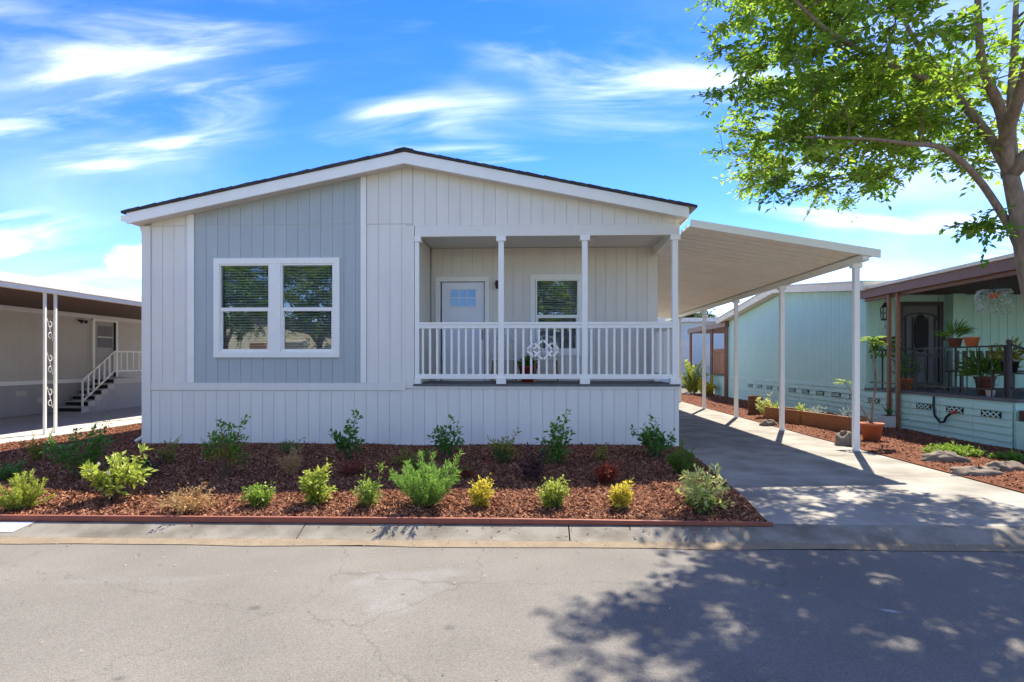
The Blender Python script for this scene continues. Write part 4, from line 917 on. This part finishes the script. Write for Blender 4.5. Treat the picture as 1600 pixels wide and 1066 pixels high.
# ------------------------------------------------------------------ houses across the road (mirrored in the window panes)
def opposite(x, w, m, lab):
    t = thing('opposite_house', (x, -14, -.05), lab, 'house'); yf = -12.5
    W_ = MB(); W_.prism([(x-w/2, -.05), (x+w/2, -.05), (x+w/2, 3.2), (x, 4.1), (x-w/2, 3.2)], (0, 0, 0), (1, 0, 0), (0, 1, 0), yf-14, yf); W_.build('wall', m, t)
    for sg in (-1, 1):
        MB().prism([(x, 4.15), (x+sg*(w/2+.3), 3.17), (x+sg*(w/2+.3), 3.35), (x, 4.33)], (0, 0, 0), (1, 0, 0), (0, 1, 0), yf-14.3, yf+.4).build('roof', 'shingle', t)
    for dx in (-w*.27, w*.2):
        k = bx(x+dx-.8, x+dx+.8, yf+.002, yf+.05, 1.4, 2.7).build('window', 'trim_white', t); bx(x+dx-.7, x+dx+.7, yf+.051, yf+.06, 1.5, 2.6).build('pane', 'interior', k)
    bx(x-.5, x+.45, yf+.002, yf+.05, .5, 2.55).build('door', 'brown_post', t); bx(x-.8, x+.8, yf+.052, yf+1.2, -.05, .48).build('step', 'concrete', t)
opposite(-15.5, 9.5, 'cream', 'cream gabled house across the road from the lime bush'); opposite(1.5, 9.5, 'pale_blue', 'pale blue gabled house across the road from the porch')
# ------------------------------------------------------------------ trees
def tree(name, label, base, limbs, ells, ncl, per, ll, leafm, seed, trunk_r=.16, spray=.5, twr=.012):
    rnd = random.Random(seed); t = thing(name, base, label, 'tree'); br = MB(); nodes = []
    def smooth(pts, k=4):
        o = []
        for i in range(len(pts)-1):
            p0, p1, p2, p3 = pts[max(i-1, 0)], pts[i], pts[i+1], pts[min(i+2, len(pts)-1)]
            for j in range(k):
                s = j/k; o.append(.5*((2*p1)+(p2-p0)*s+(2*p0-5*p1+4*p2-p3)*s*s+(3*p1-p0-3*p2+p3)*s**3))
        o.append(pts[-1]); return o
    for pts, r0, r1 in limbs:
        P = smooth([Vector(p) for p in pts]); m = len(P)
        br.tube(P, [r0+(r1-r0)*(i/(m-1))**.8 for i in range(m)], 10)
        for i, p in enumerate(P):
            if i > m*.3: nodes.append((p, r0+(r1-r0)*i/m))
    tk = br.build('trunk', 'bark', t, True)
    cl = []
    while len(cl) < ncl:
        c, r, *_ = rnd.choices(ells, [e[1][0]*e[1][1]*e[1][2]*(e[2] if len(e) > 2 else 1) for e in ells])[0]
        q = Vector((rnd.gauss(0, 1), rnd.gauss(0, 1), rnd.gauss(0, 1))).normalized()*(rnd.random()**.45)
        cl.append(Vector((c[0]+q.x*r[0], c[1]+q.y*r[1], c[2]+q.z*r[2])))
    cl.sort(key=lambda p: min((p-n[0]).length for n in nodes))
    tw = MB(); lf = MB()
    for c in cl:
        n, r = min(nodes, key=lambda q: (q[0]-c).length+max(0, q[0].z-c.z)*.6)
        m1 = n.lerp(c, .5)+Vector((rnd.gauss(0, .08), rnd.gauss(0, .08), .12*(c-n).length)); L_ = (c-n).length
        P = [n, n.lerp(m1, .6)+Vector((0, 0, .02)), m1, m1.lerp(c, .6)+Vector((0, 0, .04*L_)), c]; r0 = min(r*.6, twr+.012*L_)
        tw.tube(P, [r0, r0*.8, r0*.6, r0*.45, .004], 5, False); nodes += [(m1, r0*.6), (P[3], r0*.4)]
        base_d = (c-n).normalized(); shade = rnd.gauss(.45, .2)
        for s in range(rnd.randint(5, 8)):
            d = (base_d*.5+Vector((rnd.gauss(0, 1), rnd.gauss(0, 1), rnd.gauss(-.05, .55)))).normalized(); ln_s = spray*rnd.uniform(.5, 1.15)
            e = c+d*ln_s-Vector((0, 0, .12*ln_s)); tw.tube([c, c.lerp(e, .5)+Vector((0, 0, .03)), e], [.005, .004, .002], 3, False)
            k = int(per/6.5)
            for j in range(k):
                q = (j+rnd.random())/k; p = c.lerp(e, q)+Vector((0, 0, .03*(1-abs(2*q-1)))); side = 1 if j % 2 else -1
                x = d.cross(Vector((0, 0, 1)))
                x = x.normalized() if x.length > .01 else Vector((1, 0, 0))
                ld = (d*.5+x*side*.8+Vector((rnd.gauss(0, .3), rnd.gauss(0, .3), rnd.gauss(-.15, .3))))
                sz = ll*rnd.uniform(.7, 1.2); lf.leaf(p+ld*.01, ld, sz, sz*.5, min(1, max(0, shade+rnd.gauss(0, .2))), Vector((rnd.gauss(0, .5), rnd.gauss(0, .5), 1)))
    tw.build('twigs', 'twig', tk); lf.build('crown', leafm, t); return t
T = lambda zx, zy, y: onY(1080+zx/2.538, zy/2.538, y)
base = Vector((6.6, 7.72, 0))
fork = T(1265, 690, 7.6); low = T(1290, 900, 7.65)
limbs = [
 ([base, base+Vector((-.02, -.03, .35)), base+Vector((-.06, -.03, 1.0)), T(1345, 1090, 7.65), T(1310, 900, 7.65), fork], .21, .085),
 ([T(1335, 1090, 7.7), T(1300, 980, 7.75), T(1245, 870, 7.75), T(1130, 700, 7.6), T(1000, 590, 7.4), T(860, 570, 7.2), T(680, 550, 7.0), T(450, 545, 7.1)], .07, .012),
 ([fork, T(1180, 540, 7.7), T(1070, 400, 7.9), T(1000, 300, 8.1), T(900, 180, 8.4), T(830, 60, 8.6), T(700, -120, 8.8)], .07, .02),
 ([fork, T(1230, 450, 7.4), T(1160, 280, 7.2), T(1140, 100, 7.0), T(1130, -80, 6.9), T(1080, -300, 6.8)], .075, .02),
 ([fork, T(1270, 400, 7.8), T(1285, 150, 8.0), T(1290, 0, 8.2), T(1330, -250, 8.5)], .07, .02),
 ([T(1000, 350, 7.9), T(900, 300, 7.6), T(760, 245, 7.3), T(600, 160, 7.0), T(480, 70, 6.8), T(380, -40, 6.7)], .05, .015),
 ([fork, fork+Vector((.6, -.5, .9)), fork+Vector((1.3, -1.2, 1.8)), fork+Vector((1.9, -1.8, 2.8))], .10, .03),
 ([fork, fork+Vector((.5, .7, .9)), fork+Vector((.9, 1.6, 1.7)), fork+Vector((1.0, 2.4, 2.5))], .10, .03),
 ([fork+Vector((-.1, 0, .3)), fork+Vector((-.5, -1.0, 1.2)), fork+Vector((-1.1, -2.0, 2.1)), fork+Vector((-1.6, -2.7, 2.8))], .08, .02),
]
ells = [((5.5, 8.0, 6.9), (3.0, 3.0, 2.3), .075), ((3.6, 7.6, 4.75), (1.35, 1.9, 1.0)), ((3.35, 7.5, 6.3), (1.1, 2.0, 1.6)), ((5.1, 8.3, 4.7), (1.3, 1.6, .9)), ((6.9, 7.2, 5.4), (2.0, 2.4, 1.4), .26), ((4.3, 6.2, 6.4), (1.7, 1.5, 1.4), .16), ((5.5, 7.5, 3.15), (.25, .2, .1), 30), ((4.8, 9.5, 5.1), (1.7, 1.5, 1.1), 1.2)]
big = tree('street_tree', 'broad green tree with smooth forked trunk beside the driveway', base, limbs, ells, 450, 88, .105, 'leaf_tree', 11, spray=.42)
# trees across the road, seen in the window panes
for (x, y, sd, lab) in [(-10.3, -7.5, 21, 'tall tree across the road reflected in the right half of the wide window'), (-14.6, -7.0, 23, 'tall tree across the road reflected in the left half of the wide window'), (1.6, -8.5, 22, 'tree across the road reflected in the porch window')]:
    b = Vector((x, y, -.05))
    tree('roadside_tree', lab, b, [([b, b+Vector((0, 0, 1.2)), b+Vector((.1, 0, 2.4))], .18, .13), ([b+Vector((.1, 0, 2.3)), b+Vector((-.8, .2, 3.6)), b+Vector((-1.6, .3, 5))], .1, .03), ([b+Vector((.1, 0, 2.3)), b+Vector((.8, .1, 3.8)), b+Vector((1.4, 0, 5.2))], .1, .03), ([b+Vector((.1, 0, 2.3)), b+Vector((.1, .2, 4)), b+Vector((0, 0, 6))], .1, .03)],
         [((x, y, 4.9), (3.2, 2.4, 2.4))], 230, 120, .15, 'leaf_tree', sd, spray=.7)
b = Vector((12.5, 52, -.02))
tree('distant_tree', 'dark green tree beyond the pale house', b, [([b, b+Vector((0, 0, 2)), b+Vector((.1, 0, 4))], .25, .15), ([b+Vector((.1, 0, 3.8)), b+Vector((-1, 0, 5.5))], .12, .04), ([b+Vector((.1, 0, 3.8)), b+Vector((1.2, 0, 5.5))], .12, .04)], [((12.5, 52, 5.2), (3.4, 2.5, 1.7))], 90, 110, .3, 'leaf_far', 31, spray=1.0)
